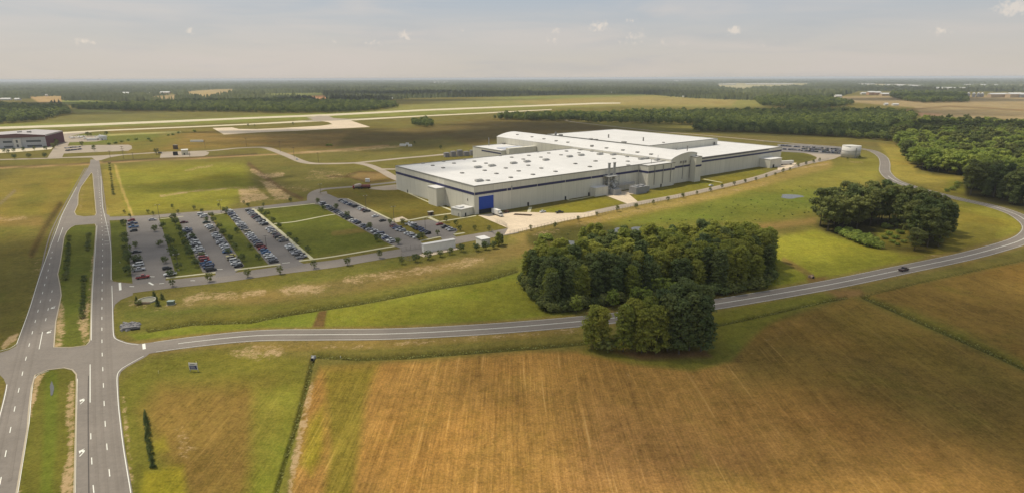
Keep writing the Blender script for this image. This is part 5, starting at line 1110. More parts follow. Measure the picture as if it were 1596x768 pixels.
car_row((323, 348), (371, 416), 23, 'right row of the second parking strip', 'cars in the right row of the second strip', ['dark green', None, 'white', 'white', 'black', 'beige', None, 'silver', 'white', None, 'silver', 'white', 'grey', 'white', 'white', 'silver', 'blue', None, 'yellow', 'beige', 'white', 'white', 'black'], gaps=(1, 6, 17))
car_row((357, 330), (427, 409), 31, 'left row of the third parking strip', 'cars in the left row of the third strip', ['white', 'white', 'silver', 'dark blue', 'silver', 'grey', 'white', 'black', 'silver', 'silver', 'white', 'silver', 'grey', 'grey', 'grey', 'beige', 'white', 'white', 'silver', 'silver', 'grey', 'dark blue', 'grey', 'dark red', 'red', 'blue', 'blue', 'white', 'white', 'silver', 'black'])
car_row((387, 329), (470, 402), 33, 'right row of the third parking strip', 'cars in the right row of the third strip', ['silver', 'black', 'silver', 'silver', None, 'grey', 'dark red', 'black', 'grey', 'silver', 'black', 'white', 'black', None, None, 'white', 'silver', 'silver', 'beige', 'grey', 'dark red', 'black', 'beige', 'grey', None, None, 'white', 'white', 'black', 'silver', 'silver', 'black', 'silver'], gaps=(4, 13, 14, 24, 25))
car_row((500, 318), (613, 378), 42, 'left row of the fourth parking strip', 'cars in the left row of the fourth strip', ['silver', 'silver', 'black', None, 'white', 'silver', 'dark blue', 'grey', 'black', 'black', None, 'dark blue', 'black', 'grey', 'silver', None, 'black', 'black', 'dark green', 'black', None, 'white', 'silver', 'dark blue', 'black', None, None, 'grey', 'dark blue', 'black', 'silver', None, 'white', 'black', 'silver', 'dark blue', 'silver', 'white', 'dark blue', 'black', 'white', 'silver'], gaps=(3, 10, 15, 20, 25, 31))
car_row((532, 314), (571, 331), 13, 'right row of the fourth parking strip', 'cars in the right row of the fourth strip', ['black', 'silver', 'silver', 'dark blue', 'silver', 'dark blue', 'black', 'black', None, 'white', 'silver', 'dark red', 'black'], gaps=(8,))
put_car('sedan', 'white', G(585, 338.5), FA+.1, 'white sedan parked alone on the right side of the fourth strip'); put_car('sedan', 'black', G(596.5, 345.3), FA+.1, 'black sedan parked alone just below the lone white sedan')
car_row((612, 353.5), (627, 361), 6, 'upper side of the planted strip', 'cars beside the planted strip', ['dark red', 'dark red', 'dark blue', 'dark blue', 'silver', 'silver'])
car_row((635.5, 365), (648, 371.5), 4, 'lower end of the planted strip', 'cars beside the planted strip', ['white', 'silver', 'silver', 'white'])
car_row((638.5, 350), (667, 365), 10, 'left row of the small factory car park', 'cars in the small car park', ['white', 'white', 'silver', 'dark green', 'black', 'dark blue', 'dark blue', 'dark blue', 'black', 'black'])
car_row((684.7, 351), (704, 360), 5, 'right row of the small factory car park', 'cars in the small car park', ['red', None, 'black', 'silver', 'silver'], gaps=(1,))
car_row((1216, 228), (1245, 230), 12, 'left group, far car park', 'cars in the far car park', pool=['white', 'silver', 'grey', 'black', 'dark blue'], gaps=(7,))
car_row((1214, 233), (1246, 235), 13, 'left group front row, far car park', 'cars in the far car park', pool=['silver', 'grey', 'black', 'dark blue'], gaps=(5,))
car_row((1252, 230), (1309, 234), 20, 'back row of the far car park', 'cars in the far car park', pool=['silver', 'grey', 'black', 'dark blue', 'black'], gaps=(4, 11))
car_row((1251, 233), (1309, 237), 20, 'middle row of the far car park', 'cars in the far car park', pool=['silver', 'grey', 'black', 'dark blue', 'dark green'], gaps=(3, 14))
car_row((1250, 236), (1308, 240), 20, 'front row of the far car park', 'cars in the far car park', pool=['silver', 'grey', 'black', 'dark blue', 'dark green'], gaps=(9,))
car_row((105, 236), (126, 233.5), 7, 'front row of the small terminal car park', 'cars at the terminal', pool=['black', 'grey', 'dark blue'])
car_row((103, 232), (124, 230), 7, 'back row of the small terminal car park', 'cars at the terminal', pool=['white', 'silver', 'black', 'grey'])
def heading(px, py, px2, py2): a = G(px, py); b = G(px2, py2); return math.atan2(b.y-a.y, b.x-a.x)
put_car('sedan', 'white', G(1108, 290.5), heading(1100, 294, 1120, 290), 'white car driving on the perimeter road beside the factory lawn', name='car')
put_car('sedan', 'white', G(463, 249.5), heading(450, 244, 466, 251), 'white car on the far airfield road left of the factory', name='car'); put_car('van', 'grey', G(250, 239.7), .2, 'grey van beside the cream hut at the airfield road', name='car')
put_car('sedan', 'white', G(846, 331.5), FA, 'white car at the upper edge of the concrete loading yard', name='parked_car'); put_car('pickup', 'black', G(872, 332.6), FA-.3, 'black pickup at the lawn edge of the concrete loading yard', name='parked_car')
# the pickup on the curved road, in parts
pe = empty('pickup_truck', G(1408, 421.5, .06), heading(1400, 422, 1420, 417.5), 'dark maroon pickup driving alone on the curved road at the right', 'pickup')
mbs = car_mb('pickup', split=True); CM2 = mat('maroon_paint', (.045, .022, .022), .3, .05, spec=.5)
def mono(mb, name, m, par):
    mb.m = [0]*len(mb.f); return mb.build(name, m, par)
mono(mbs[0], 'body', CM2, pe); mono(mbs[1], 'cab_glass', GLASS, pe); mono(mbs[3], 'headlights', LAMP, pe)
for x in (-1.75, 1.7):
    for y in (-.88, .88): mb = MB(); mb.cyl((x, y-.12, .38), (x, y+.12, .38), .38, n=14); wb = mb.build('wheel', TYRE, pe); r = MB(); r.cyl((x, y-.13, .38), (x, y+.13, .38), .2, n=10); r.build('rim', GREY, wb)
# box truck
A = G(766, 333); B = G(785, 339.5); te = empty('box_truck', ((A.x+B.x)/2, (A.y+B.y)/2, .1), math.atan2(B.y-A.y, B.x-A.x), 'white box truck parked in front of the blue loading door', 'truck')
mb = MB(); mb.box(-5.2, 2.3, -1.25, 1.25, 1.0, 4.0); mb.build('cargo_box', WHITE, te)
mb = MB(); mb.box(2.5, 4.6, -1.15, 1.15, .8, 2.9, top=(.25, .12)); mb.box(4.6, 5.4, -1.1, 1.1, .7, 1.7, top=(.1, .1)); mb.build('cab', WHITE, te)
mb = MB(); mb.box(4.42, 4.6, -.98, .98, 1.8, 2.6, top=(.03, .05)); mb.box(3.2, 4.1, -1.16, -1.1, 1.7, 2.5); mb.box(3.2, 4.1, 1.1, 1.16, 1.7, 2.5); mb.build('windscreen', GLASS, te)
mb = MB(); mb.box(-5.1, 5.2, -.5, .5, .6, .98); mb.build('chassis', TRIM, te)
for x in (-3.4, 3.9):
    for y in (-1.05, 1.05): mb = MB(); mb.cyl((x, y-.16, .5), (x, y+.16, .5), .5, n=14); mb.build('wheel', TYRE, te)
# trailer by the far annex
tl = empty('white_trailer', G(1225, 257, .1), FA-.32, 'long white semitrailer parked at the far end of the factory', 'trailer')
mb = MB(); mb.box(-8.5, 8.5, -1.3, 1.3, 1.1, 4.1); mb.build('trailer_box', WHITE, tl)
for x in (-6.8, -5.4, 6): mb = MB(); mb.cyl((x, -1.15, .5), (x, 1.15, .5), .5, n=10); mb.build('axle_wheels', TYRE, tl)
mb = MB(); mb.box(-8, 8, -.6, .6, .8, 1.08); mb.build('chassis', TRIM, tl)

# ------------------------------------------------------------------ small buildings
def gen_box(name, label, cat, pa, pb, depth, h, wallm=WALLM, roofm=ROOFM, door=True, side=1, z=0):
    """front face from pixel pa to pb on the ground, going back by depth"""
    A = G(*pa); B = G(*pb); e = empty(name, A, math.atan2(B.y-A.y, B.x-A.x), label, cat); L = (B-A).length
    mb = MB(); mb.box(0, L, 0, depth, 0, h); mb.build('wall', wallm, e); mb = MB(); mb.box(-.2, L+.2, -.2, depth+.2, h, h+.3); mb.build('roof', roofm, e)
    if door: mb = MB(); mb.box(L*.3, L*.3+1.1, -.06, -.01, 0, 2.2); mb.build('door', DARK, e)
    return e, L
e, L = gen_box('annex_building', 'low white flat-roofed building at the corner beside the blue loading door', 'building', (719, 338.6), (738, 334.2), 10, 4.8)
mb = MB(); mb.box(1.5, 5.5, 3, 8, 5.1, 5.9); mb.build('roof_unit', ROOFM, e); mb = MB(); mb.box(-.06, -.01, 2, 3.2, 0, 2.3); mb.build('door', TRIM, e); mb = MB(); mb.box(L+.4, L+3.4, 1, 3.6, 0, 2.6); mb.build('condenser', GREY, e)
e, L = gen_box('guard_building', 'small white flat-roofed building beside the perimeter road below the lawn', 'building', (751, 384), (764, 381.7), 6.5, 3.6)
e, L = gen_box('long_white_wall', 'long low white windowless wall building beside the entrance gate', 'building', (661, 394.2), (710, 385.6), 2.6, 4.2, wallm=mat('white_render', (.74, .72, .66), .8, .08, .4), door=False)
mb = MB()
for k in range(5): mb.box(L*(k+.5)/5-.1, L*(k+.5)/5+.1, -.12, -.01, 0, 3.3)
mb.build('pilaster', WHITE, e)
# gate house kiosk
e, L = gen_box('kiosk', 'tiny brown kiosk on the footpath crossing left of the annex building', 'kiosk', (669, 337), (676, 336), 2.2, 2.4, wallm=mat('brown_boards', (.12, .08, .05), .8), roofm=mat('pale_felt', (.45, .42, .36), .8))
# cream hut by the airfield road
e, L = gen_box('hut', 'cream hut with white roof on the car park beside the airfield road', 'hut', (283.5, 242), (294, 241.4), 11, 5.5, wallm=mat('cream_board', (.6, .56, .42), .8)); mb = MB(); mb.box(-9, -4, 0, 5, 0, 4); mb.build('lean_to', DARK, e)
for i, (a, b_, c) in enumerate([((270, 233), (275, 233), 'dark square cabin left of the cream hut by the airfield road')]): gen_box('cabin', c, 'cabin', a, b_, 4, 5, wallm=mat('brown_boards', (.12, .08, .05), .8), roofm=TRIM, door=False)
mb = MB(); mb.box(-9, 9, -1.5, 1.5, 0, 2.5); o = mb.build('greenhouse_tunnel', WHITE); o.location = G(307, 221.5); tag(o, 'long thin white tunnel in the field behind the cream hut', 'tunnel')
for i, (px, py, w) in enumerate([(628, 228, 4), (639, 228.5, 2.5), (635, 226, 2)]):
    mb = MB(); mb.box(-w, w, -w*.6, w*.6, 0, 2.4); mb.box(-w-.1, w+.1, -w*.6-.1, w*.6+.1, 2.4, 2.6); o = mb.build('tank', WHITE); o.location = G(px, py); tag(o, ['larger white tank in the field left of the factory', 'smaller white tank right of the larger one in the field', 'smallest white tank behind the other two in the field'][i], 'tank')
# mechanical yard behind the factory
e = empty('transformer_yard', G(727, 243), FA-.2, 'grey fenced equipment yard at the back left of the factory', 'equipment')
for k in range(7): mb = MB(); mb.box(-27+k*8, -21.5+k*8, -3, 3, 0, 5.0+(k % 3)); mb.build('cooling_unit', mat('unit_grey2', (.22, .21, .21), .7, .25, 1), e)
# red plant on the lane
e = empty('concrete_mixer', G(559.5, 294.5), .25, 'red and white concrete mixer truck left of the factory', 'truck')
mb = MB(); mb.cyl((-3.2, 0, 2.6), (.8, 0, 3.0), 1.1, 1.6, 14); mb.cyl((.8, 0, 3.0), (2.2, 0, 3.3), 1.6, .8, 14); mb.build('drum', mat('pale_drum', (.5, .42, .36), .6), e)
mb = MB(); mb.box(-3.6, 3.4, -1, 1, .7, 1.3); mb.build('chassis', DARK, e); mb = MB(); mb.box(-5, -3.4, -1.2, 1.2, .8, 3, top=(.2, .1)); mb.build('cab', CM['red'], e)
for x in (-4, 0, 2): mb = MB(); mb.cyl((x, -1.2, .5), (x, 1.2, .5), .5, n=10); mb.build('axle_wheels', TYRE, e)
e = empty('red_tanker', G(569.5, 294), .1, 'red tank trailer parked against the mixer truck left of the factory', 'trailer')
mb = MB(); mb.cyl((-4, 0, 2), (4, 0, 2), 1.35, n=14); mb.build('tank', mat('red_rust', (.20, .06, .05), .6, .25), e); mb = MB(); mb.box(-4.2, 4.2, -1, 1, .5, .9); mb.build('chassis', DARK, e)
for x in (-2.8, 2.8): mb = MB(); mb.cyl((x, -1.1, .45), (x, 1.1, .45), .45, n=10); mb.build('axle_wheels', TYRE, e)
mb = MB(); mb.box(-1.8, 1.8, -1.2, 1.2, 0, 2.6, top=(.1, .1)); mb.box(-1.9, 1.9, -1.3, 1.3, 2.6, 2.75); o = mb.build('site_cabin', WHITE); o.location = G(573, 283.5); tag(o, 'white site cabin on the dug-up earth left of the factory', 'cabin')
# water tank
e = empty('water_tank', G(1325, 245.5), 0, 'large pale round water storage tank right of the factory', 'water tank')
mb = MB(); mb.cyl((0, 0, 0), (0, 0, 13), 9.4, n=40); mb.build('tank_wall', mat('tank_paint', (.58, .56, .52), .7, .1, .3), e, True).data.polygons.foreach_set('use_smooth', [len(p.vertices) == 4 for p in e.children[0].data.polygons])
mb = MB(); mb.cyl((0, 0, 13), (0, 0, 14), 9.6, .6, n=40); mb.build('tank_roof', mat('tank_roof_paint', (.55, .53, .48), .7, .1, .3), e)
mb = MB(); mb.box(-.5, .5, -9.9, -9.65, 0, 11.5); mb.build('ladder', GREY, e)
for z in (3.8, 7.6): mb = MB(); mb.cyl((0, 0, z), (0, 0, z+.2), 9.68, n=40); mb.build('stiffening_ring', TRIM, e)
put_tree('young', G(1321, 250), 1.0, 'young_tree', 'small dark shrub at the front foot of the water tank', 'shrub'); put_tree('young', G(1339, 248.5), 1.3, 'young_tree', 'small dark tree at the right foot of the water tank', 'tree')

# terminal building at the left edge
B = G(74, 229.6); A = B-Vector((.93, .368, 0))*80; ang = math.atan2(B.y-A.y, B.x-A.x); L = (B-A).length
e = empty('terminal_building', A, ang, 'two-storey grey and maroon airport building with low gabled roof at left edge', 'building')
Te = Matrix.Translation(A) @ Matrix.Rotation(ang, 4, 'Z'); tq = Te.inverted() @ G(96.5, 204.7, 15.5)
DEP = max(30, min(170, tq.y)); hW = 14.5
mb = MB(); mb.box(0, L, 0, DEP, 0, hW); mb.build('wall', wall_mat('grey_cladding', (.40, .41, .43), 9, 2.4), e)
mb = MB(); mb.box(L+.01, L+.5, -.5, DEP+.5, 0, 16.2); mb.build('end_wall', wall_mat('maroon_cladding', (.13, .05, .065), 6), e)
mid = L*.62; rf = MB(); prof = [(-1, hW+.02), (L+.6, hW+.02), (L+.6, hW+1.6), (mid, hW+4.4), (-1, hW+1.8)]
vs = [(x, y, z) for y in (-1.2, DEP+1) for x, z in prof]; rf.add(vs, [(0, 1, 2, 3, 4), (9, 8, 7, 6, 5), (2, 7, 8, 3), (3, 8, 9, 4), (1, 6, 7, 2), (0, 4, 9, 5), (1, 0, 5, 6)]); rf.build('roof', mat('pinkish_metal_roof', (.42, .385, .37), .5, .08, .05), e)
fs_ = MB(); fs_.add([(x, -1.25, z) for x, z in [(-1, hW-1.2), (L+.6, hW-.6), (L+.6, hW+1.5), (mid, hW+4.2), (-1, hW+1.7)]]+[(x, -1.45, z) for x, z in [(-1, hW-1.2), (L+.6, hW-.6), (L+.6, hW+1.5), (mid, hW+4.2), (-1, hW+1.7)]], [(4, 3, 2, 1, 0), (5, 6, 7, 8, 9), (0, 1, 6, 5), (1, 2, 7, 6), (2, 3, 8, 7), (3, 4, 9, 8)]); fs_.build('fascia', mat('maroon_fascia', (.12, .06, .06), .7), e)
WG = mat('dark_window_band', (.05, .065, .075), .3, .1, spec=.5)
for a, b_ in ((L*.42, L*.54), (L*.73, L*.93), (L*.05, L*.36)):
    for z0, z1 in ((1.0, 3.4), (7.2, 9.8)): mb = MB(); mb.box(a, b_, -.12, -.02, z0, z1); w_o = mb.build('window_band', WG, e)
for z0 in (1.2, 7.0): mb = MB(); mb.box(L*.595, L*.622, -1.12, -1.02, z0, z0+3.6); mb.build('window', WG, e)
mb = MB(); mb.box(L*.56, L*.66, -1.0, -.01, 0, 12.2); mb.build('entrance_bay', mat('pale_render', (.52, .51, .47), .8), e)
for x in (L*.55, L*.68): mb = MB(); mb.box(x, x+4, DEP*.3, DEP*.3+4, hW+3, hW+5.6); mb.build('roof_unit', TRIM, e)

# parked aircraft
def aircraft(px, py, rz, s, label):
    e = empty('light_aircraft', G(px, py), rz, label, 'aircraft', 'white aircraft on the apron'); W_ = WHITE
    mb = MB(); mb.cyl((-4*s, 0, 1.5*s), (-1.5*s, 0, 1.5*s), .25*s, .8*s, 10); mb.cyl((-1.5*s, 0, 1.5*s), (3*s, 0, 1.5*s), .8*s, .8*s, 10); mb.cyl((3*s, 0, 1.5*s), (4.6*s, 0, 1.4*s), .8*s, .2*s, 10); mb.build('fuselage', W_, e)
    mb = MB(); mb.add([(1.6*s, 0, 1.2*s), (-.6*s, 0, 1.2*s), (-.6*s, 6*s, 1.5*s), (.5*s, 6*s, 1.5*s), (1.6*s, 0, 1.4*s), (-.6*s, 0, 1.4*s), (-.6*s, 6*s, 1.6*s), (.5*s, 6*s, 1.6*s)], [(3, 2, 1, 0), (4, 5, 6, 7), (0, 1, 5, 4), (1, 2, 6, 5), (2, 3, 7, 6), (3, 0, 4, 7)])
    o = mb.build('wing', W_, e); o2 = o.copy(); col.objects.link(o2); o2.parent = e; o2.scale.y = -1
    mb = MB(); mb.box(-4.1*s, -3*s, -.08*s, .08*s, 1.6*s, 3.4*s); mb.box(-4.1*s, -3.2*s, -2*s, 2*s, 1.7*s, 1.85*s); mb.build('tail', W_, e)
    mb = MB(); mb.box(1.4*s, 2.6*s, -.6*s, .6*s, 1.9*s, 2.4*s, top=(.2, .15)); mb.build('cockpit_glass', GLASS, e)
    mb = MB(); [mb.cyl((x*s, y*s, 0), (x*s, y*s, 1.2*s), .12*s, n=6) for x, y in ((2.8, 0), (-.2, 1.2), (-.2, -1.2))]; mb.build('landing_gear', TYRE, e)
for i, a in enumerate([(113, 216.5, .1, 1.15), (123, 215.8, -.3, 1.1), (128, 214.5, .3, 1.1), (132.5, 217.5, -1.2, 1.1), (154, 216, .2, 1.2), (161, 215, .5, 1.3), (158, 213, -.4, 1.1)]): aircraft(*a, f'white light aircraft on the apron, {ordn(i+1)} from the maroon building')
e, L2 = gen_box('hangar', 'low white row of aircraft shelters between the parked aircraft', 'hangar', (135, 219.5), (151, 219), 8, 2.6, wallm=WHITE, door=False); gen_box('hangar', 'grey-roofed white hangar at the right end of the aircraft apron', 'hangar', (155, 219), (167, 218.3), 16, 5, wallm=WHITE, roofm=mat('grey_roof', (.3, .31, .33), .6))

# far farms, houses, silos
def gable(name, label, cat, px, py, L, Wd, h, rz, wm_, rm, group=None):
    e = empty(name, G(px, py), rz, label, cat, group); mb = MB(); mb.box(-L/2, L/2, -Wd/2, Wd/2, 0, h); mb.build('wall', wm_, e)
    r = MB(); r.add([(-L/2-.5, -Wd/2-.8, h-.1), (L/2+.5, -Wd/2-.8, h-.1), (L/2+.5, Wd/2+.8, h-.1), (-L/2-.5, Wd/2+.8, h-.1), (-L/2-.5, 0, h+Wd*.25), (L/2+.5, 0, h+Wd*.25)], [(0, 1, 5, 4), (2, 3, 4, 5), (1, 2, 5), (3, 0, 4), (3, 2, 1, 0)]); r.build('roof', rm, e)
PALE = mat('pale_metal_roof', (.62, .61, .58), .6, .05); TANW = mat('tan_wall', (.5, .38, .24), .8, .1); TERR = mat('terracotta_wall', (.5, .3, .18), .8, .1)
for i, (px, py, L, g) in enumerate([(1130, 132.5, 260, 0), (1175, 132, 200, 0), (1195, 132.2, 200, 0), (1212, 132, 160, 0), (1228, 132, 120, 0), (1210, 126.2, 250, 0), (1345, 132.4, 260, 1), (1395, 133.8, 200, 1), (1410, 134.6, 180, 1), (1424, 135, 130, 1), (1465, 138.8, 170, 1), (1490, 139, 200, 1), (1516, 133.6, 300, 2), (1542, 134, 150, 2), (1570, 135.2, 130, 2), (1594, 135.4, 160, 2), (686, 129.2, 260, 3), (1058, 127, 260, 3)]):
    gable('poultry_house', ('long pale shed in the far clearing above the factory' if g == 0 else 'long pale shed in the far clearing right of centre' if g == 1 else 'long pale shed on the far right skyline' if g == 2 else 'long pale shed far off in the forest')+f', {ordn(i+1)} from the left', 'shed', px, py, L, 16, 7, .02*(i % 3), WHITE, PALE, 'long pale sheds on the skyline')
for i, (px, py, L, Wd, h, m1, l) in enumerate([(1346, 147.5, 30, 15, 7, WHITE, 'small white house left of the terracotta barns'), (1357, 148.5, 34, 22, 13, TERR, 'tall terracotta barn beyond the tan field'), (1366, 148.5, 34, 22, 12, TERR, 'second terracotta barn beyond the tan field'), (1381, 149.5, 60, 20, 8, TANW, 'long brown barn with pale roof beyond the tan field'), (1306, 152.5, 26, 16, 8, WHITE, 'lone pale house at the left end of the tan field'),
        (1560, 152, 110, 20, 13, TANW, 'long tan barn at the far right edge field'), (1580, 152.3, 60, 25, 14, TANW, 'tan shed right of the long tan barn'), (1592, 152.3, 40, 25, 13, GREY, 'grey shed at the far right end of the farm'), (1380.5, 164.5, 10, 9, 5, WHITE, 'bright white house among trees left of the tan field'), (1395, 164.8, 18, 9, 4, WHITE, 'low white house among trees by the tan field'), (1355, 175, 12, 8, 4, WHITE, 'tiny white house deep in the green trees'),
        (195, 147, 50, 20, 7, WHITE, 'pale house in the far left clearing, leftmost of the hamlet'), (220, 147.3, 36, 20, 7, WHITE, 'second pale house of the far left hamlet'), (236, 148, 24, 16, 8, TANW, 'tan house of the far left hamlet'), (258, 146.5, 55, 22, 8, TANW, 'largest tan barn of the far left hamlet'), (10, 156.5, 40, 15, 6, WHITE, 'white shed at the far left edge woods'), (28, 156.7, 22, 14, 6, WHITE, 'second white shed at the far left edge woods'), (73, 150.5, 10, 8, 9, WHITE, 'tiny white tower on the tan field far left'),
        (558, 155.6, 12, 10, 4, WHITE, 'tiny white house at the woods edge beyond runway'), (605, 154.8, 40, 10, 4, WHITE, 'pale shed at the woods edge beyond runway'), (950, 145.8, 24, 12, 5, WHITE, 'white house on the meadow beyond the runway'), (956, 145.8, 18, 12, 5, WHITE, 'second white house on the meadow beyond the runway'), (1065.5, 152, 12, 9, 4, WHITE, 'tiny white barn on the dry meadow at centre right')]):
    gable('farm_building', l, 'building', px, py, L, Wd, h, .05*(i % 4), m1, PALE)
for i, px in enumerate((1508.5, 1517, 1524, 1530)):
    e = empty('grain_silo', G(px, 151.5), 0, f'grey cylindrical grain silo beyond the tan field, {ordn(i+1)} from the left', 'silo', 'grain silos')
    mb = MB(); mb.cyl((0, 0, 0), (0, 0, 15), 6.5, n=20); mb.build('silo_body', GREY, e); mb = MB(); mb.cyl((0, 0, 15), (0, 0, 19), 6.8, .8, n=20); mb.build('silo_roof', PALE, e)

# ------------------------------------------------------------------ street furniture
POLE = mat('brown_pole', (.08, .07, .06), .7, .1); WOODP = mat('wooden_pole', (.16, .12, .085), .9, .2)
for i, (px, py, h) in enumerate([(249, 342, 9.5), (345, 333, 9), (278.5, 421, 8), (570.5, 325, 9), (614.5, 348, 10.5), (663, 359, 7), (416, 390, 8), (500, 303, 8)]):
    e = empty('light_pole', G(px, py), FA, f'tall car park lamp pole with twin heads, {ordn(i+1)} of the car parks', 'lamp pole', 'car park lamp poles')
    e['label'] = ['tall twin-headed lamp pole at the top of the leftmost parking strip', 'tall twin-headed lamp pole at the top of the second parking strip', 'lamp pole on the grass between the two leftmost parking strips', 'lamp pole beside the right row of the fourth parking strip', 'tallest lamp pole at the footpath pad by the fourth strip', 'lamp pole inside the small car park before the factory', 'lamp pole between the cars of the third strip', 'lamp pole at the road bend above the fourth strip'][i]
    mb = MB(); mb.cyl((0, 0, 0), (0, 0, h), .13, .09, 7); mb.build('pole', POLE, e)
    mb = MB(); mb.box(-1.0, 1.0, -.06, .06, h-.1, h+.04); mb.build('arm', POLE, e)
    for s in (-1, 1): mb = MB(); mb.box(min(s*.8, s*1.5), max(s*.8, s*1.5), -.28, .28, h-.12, h+.12); mb.build('lamp_head', TRIM, e)
    mb = MB(); mb.cyl((0, 0, 0), (0, 0, .7), .35, n=10); mb.build('base', KERB, e)
for i, (px, py, h, arms) in enumerate([(193, 248, 14.5, 3), (208, 249, 8, 1), (248, 243, 9, 1), (320, 231.5, 10, 1), (384.5, 229.5, 12, 1), (437, 237, 13, 1), (458.6, 246, 12, 1), (496.5, 254, 11, 1), (172, 246, 8, 1), (296, 244.5, 7, 1)]):
    e = empty('utility_pole', G(px, py), .6, f'wooden utility pole beside the far airfield road, {ordn(i+1)} counting from the left', 'utility pole', 'utility poles')
    mb = MB(); mb.cyl((0, 0, 0), (0, 0, h), .2, .13, 7); mb.build('pole', WOODP, e)
    for k in range(arms): mb = MB(); mb.box(-1.6, 1.6, -.12, .12, h-.8-k*2.4, h-.5-k*2.4); mb.build('crossarm', WOODP, e)
# sign board
e = empty('sign_board', G(302.5, 578.5), -.05, 'blue and white board on two posts on the grass near the junction', 'sign')
mb = MB(); mb.box(-1.35, 1.35, -.06, .06, .7, 3.0); mb.build('board', WHITE, e); mb = MB(); mb.box(-1.15, 1.15, -.09, -.07, .85, 2.1); mb.build('blue_panel', mat('sign_blue', (.03, .04, .16), .5), e)
mb = MB(); [mb.box(-.9, .5+.15*k, -.1, -.095, 1.75-k*.28, 1.83-k*.28) for k in range(3)]; mb.build('panel_lines', WHITE, e); mb = MB(); [mb.box(-.8, .6, -.075, -.065, 2.45, 2.6) for k in (0,)]; mb.build('header_line', NAVY, e)
for s in (-1.25, 1.25): mb = MB(); mb.box(s-.07, s+.07, .07, .2, 0, 3.05); mb.build('post', GREY, e)
for px, py, h, m1, l in [(307.5, 574, 2.6, (.75, .7, .1), 'slim yellow marker post just behind the blue and white board'), (247.5, 581, .9, (.6, .55, .3), 'short pale marker stake left of the blue and white board'), (187, 409, .5, (.7, .7, .6), 'low white box on the grass between highway and parking'), (531, 557, .7, (.7, .7, .65), 'tiny white stake by the ditch below the curved road'), (175, 437, .5, (.6, .6, .5), 'tiny marker at the highway corner of the service lane')]:
    mb = MB(); mb.cyl((0, 0, 0), (0, 0, h), .09, .07, 8); mb.cyl((0, 0, h*.75), (0, 0, h), .12, .1, 8); o = mb.build('marker_post', mat('marker_%d' % int(px), m1, .6)); o.location = G(px, py); tag(o, l, 'marker')
# oval monument
e = empty('stone_monument', G(229, 469), 0, 'oval pale stone monument sign tilted on the grass by the service lane', 'monument')
mb = MB(); n = 28
def ell(a, b_, z, sl): return [(a*math.cos(2*math.pi*k/n), b_*math.sin(2*math.pi*k/n), z+sl*math.sin(2*math.pi*k/n)) for k in range(n)]
o1 = ell(3.6, 2.9, .7, .25); o0 = ell(3.5, 2.8, 0, 0); i1 = ell(3.25, 2.55, .7, .25); i0 = ell(3.2, 2.5, .45, .2)
mb.add(o0+o1+i1, [(k, (k+1) % n, n+(k+1) % n, n+k) for k in range(n)]+[(n+k, n+(k+1) % n, 2*n+(k+1) % n, 2*n+k) for k in range(n)]); mb.build('rim', mat('pale_stone', (.5, .48, .42), .8, .15), e)
mb = MB(); mb.add(i1+i0, [(k, (k+1) % n, n+(k+1) % n, n+k) for k in range(n)]+[tuple(range(n, 2*n))]); mb.build('gravel_bed', mat('gravel_bed_mat', (.24, .23, .17), .9, .4, 5), e)
mb = MB(); mb.box(-3, 3, -3.2, -2.9, 0, .9); mb.build('name_wall', mat('stone_face', (.3, .22, .15), .8, .2, 3), e)
e = empty('utility_box', G(267, 474), .1, 'green metal utility box on the bare ground right of the monument', 'utility box')
mb = MB(); mb.box(-1.2, 1.2, -.8, .8, .15, 1.5); mb.build('cabinet', mat('dull_green_metal', (.12, .16, .13), .6), e); mb = MB(); mb.box(-1.3, 1.3, -.9, .9, 1.5, 1.62); mb.build('lid', mat('pale_green_metal', (.26, .32, .28), .6), e); mb = MB(); mb.box(-1.5, 1.5, -1.1, 1.1, 0, .15); mb.build('plinth', KERB, e)
# culverts
ROCK = mat('grey_rock', (.2, .19, .19), .9, .35, 2)
mb = MB(); q = random.Random(3)
for k in range(150):
    t = q.random(); px = 188+30*t; py = 502+8*q.random()+(7*q.random() if t < .45 else 0); p = G(px, py); s = q.uniform(.25, .6); Mx = Matrix.Translation((p.x, p.y, s*.3)) @ Matrix.Rotation(q.uniform(0, 6), 4, 'Z') @ Matrix.Rotation(q.uniform(-.5, .5), 4, 'X'); mb.box(-s, s, -s*.8, s*.8, -s*.5, s*.5, 0, Mx, (s*.25, s*.2))
o = mb.build('rock_apron', ROCK); tag(o, 'grey rock lining at the ditch mouth beside the highway', 'rocks', kind='stuff')
e = empty('culvert_headwall', G(203, 513), .35, 'concrete culvert headwall in the grey rocks beside the highway', 'culvert'); mb = MB(); mb.box(-2.2, 2.2, -.3, .3, 0, 1.0); mb.build('headwall', ROCK, e); mb = MB(); mb.box(.5, 3.2, -1.2, -.32, -.02, .6); mb.build('pipe_mouth', DARK, e)
e = empty('culvert_pipe', G(487.5, 560), 0, 'dark culvert mouth with grey collar below the curved road', 'culvert'); mb = MB(); mb.cyl((0, .8, .35), (0, -.6, .35), .55, n=16, caps=False); mb.box(-.8, .8, .8, 1.0, 0, 1.0); mb.build('collar', GREY, e); mb = MB(); mb.cyl((0, .7, .35), (0, -.5, .35), .48, n=16); mb.build('opening', DARK, e)
e = empty('culvert_pipe', G(1266, 433), .3, 'small brown culvert end in bare earth beside the curved road', 'culvert'); mb = MB(); mb.cyl((0, .8, .4), (0, -.6, .4), .7, n=14, caps=False); mb.box(-1.4, 1.4, .8, 1.1, 0, 1.2); mb.build('collar', mat('stained_concrete', (.34, .24, .16), .9, .2), e); mb = MB(); mb.cyl((0, .7, .4), (0, -.5, .4), .55, n=14); mb.build('opening', DARK, e)
for px, py, l in [(185, 519, 'thin')]: pass
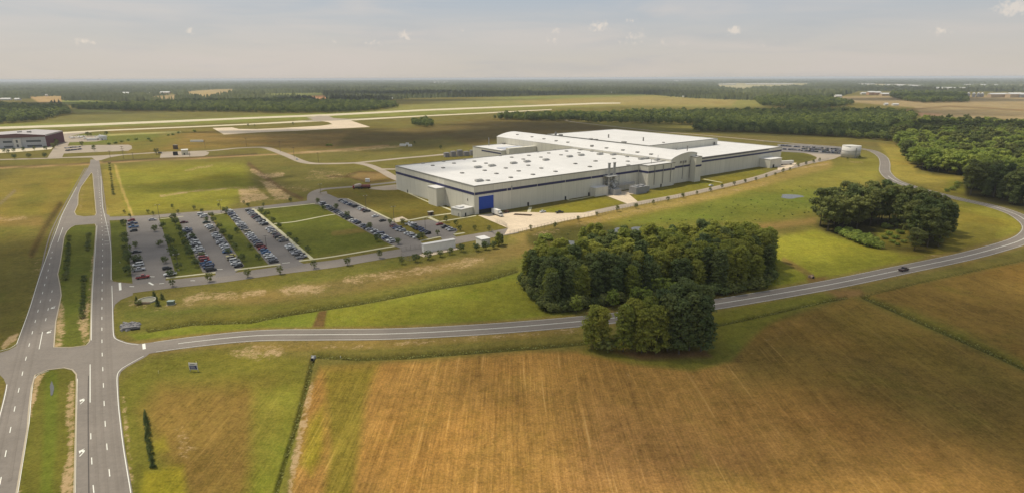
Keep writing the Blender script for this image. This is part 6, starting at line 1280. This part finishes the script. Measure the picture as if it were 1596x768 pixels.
# skid frames, yard pieces
e = empty('steel_frame', G(815, 335.5), FA-.9, 'dark flat steel frame lying on the concrete loading yard', 'steel frame')
mb = MB(); [mb.box(-6, 6, y-.25, y+.25, .08, .5) for y in (-1.2, 1.2)]; [mb.box(x-.2, x+.2, -1.2, 1.2, .1, .45) for x in (-5, -2, 1, 4)]; mb.build('beam', mat('rusty_steel', (.07, .045, .03), .8), e)
e = empty('forklift', G(789.5, 331.8), FA, 'brown yard vehicle parked between box truck and factory wall', 'vehicle'); mb = MB(); mb.box(-1.8, 1.8, -.9, .9, .4, 1.2, top=(.2, .1)); mb.box(-.6, .7, -.8, .8, 1.2, 2.0, top=(.15, .1)); mb.build('body', mat('brown_paint', (.16, .08, .04), .5), e)
for x in (-1.1, 1.1): mb = MB(); mb.cyl((x, -.95, .4), (x, .95, .4), .4, n=10); mb.build('axle_wheels', TYRE, e)

# fences
WIRE = mat('fence_metal', (.22, .2, .18), .6, .1)
def fence(pts, h, step, label, rails=(.1, .5, 1.0)):
    L = smooth_line(GN_(pts), 4); A0 = L[0]; e = empty('chain_link_fence', A0, 0, label, 'fence'); L = [p-A0 for p in L]; mb = MB(); rl = MB(); carry = 0
    for a, b_ in zip(L[:-1], L[1:]):
        ln = (b_-a).length; s = carry
        while s < ln: p = a.lerp(b_, s/ln); mb.cyl((p.x, p.y, 0), (p.x, p.y, h), .06, n=5); s += step
        carry = s-ln
        for r_ in rails: rl.cyl((a.x, a.y, h*r_), (b_.x, b_.y, h*r_), .035, n=4, caps=False)
        for k in range(1, 8): rl.cyl((a.x, a.y, h*k/8), (b_.x, b_.y, h*k/8), .012, n=3, caps=False)
    mb.build('posts', WIRE, e); rl.build('wires', WIRE, e)
fence([(795, 366), (830, 359), (878, 347), (905, 341), (928, 337.5)], 2.4, 3, 'wire fence along the lower edge of the concrete loading yard')
fence([(929, 337.3), (1000, 321), (1060, 309), (1100, 300.5), (1150, 289), (1214, 269.5), (1267, 255), (1292, 250)], 2.4, 3, 'long wire fence on the outer side of the perimeter road')
fence([(626, 401), (640, 406), (662, 396)], 2.4, 2.5, 'short wire fence around the entrance gate left of the white wall'); fence([(626, 392), (652, 388), (662, 386)], 2.4, 2.5, 'gate fence across the service lane beside the white wall')
fence([(766, 362), (772, 366), (784, 368)], 2.4, 2, 'wire gate fence across the road at the yard corner'); fence([(773, 348), (783, 350), (791, 355)], 2.2, 1.4, 'grey barrier frame at the lawn corner of the loading yard')
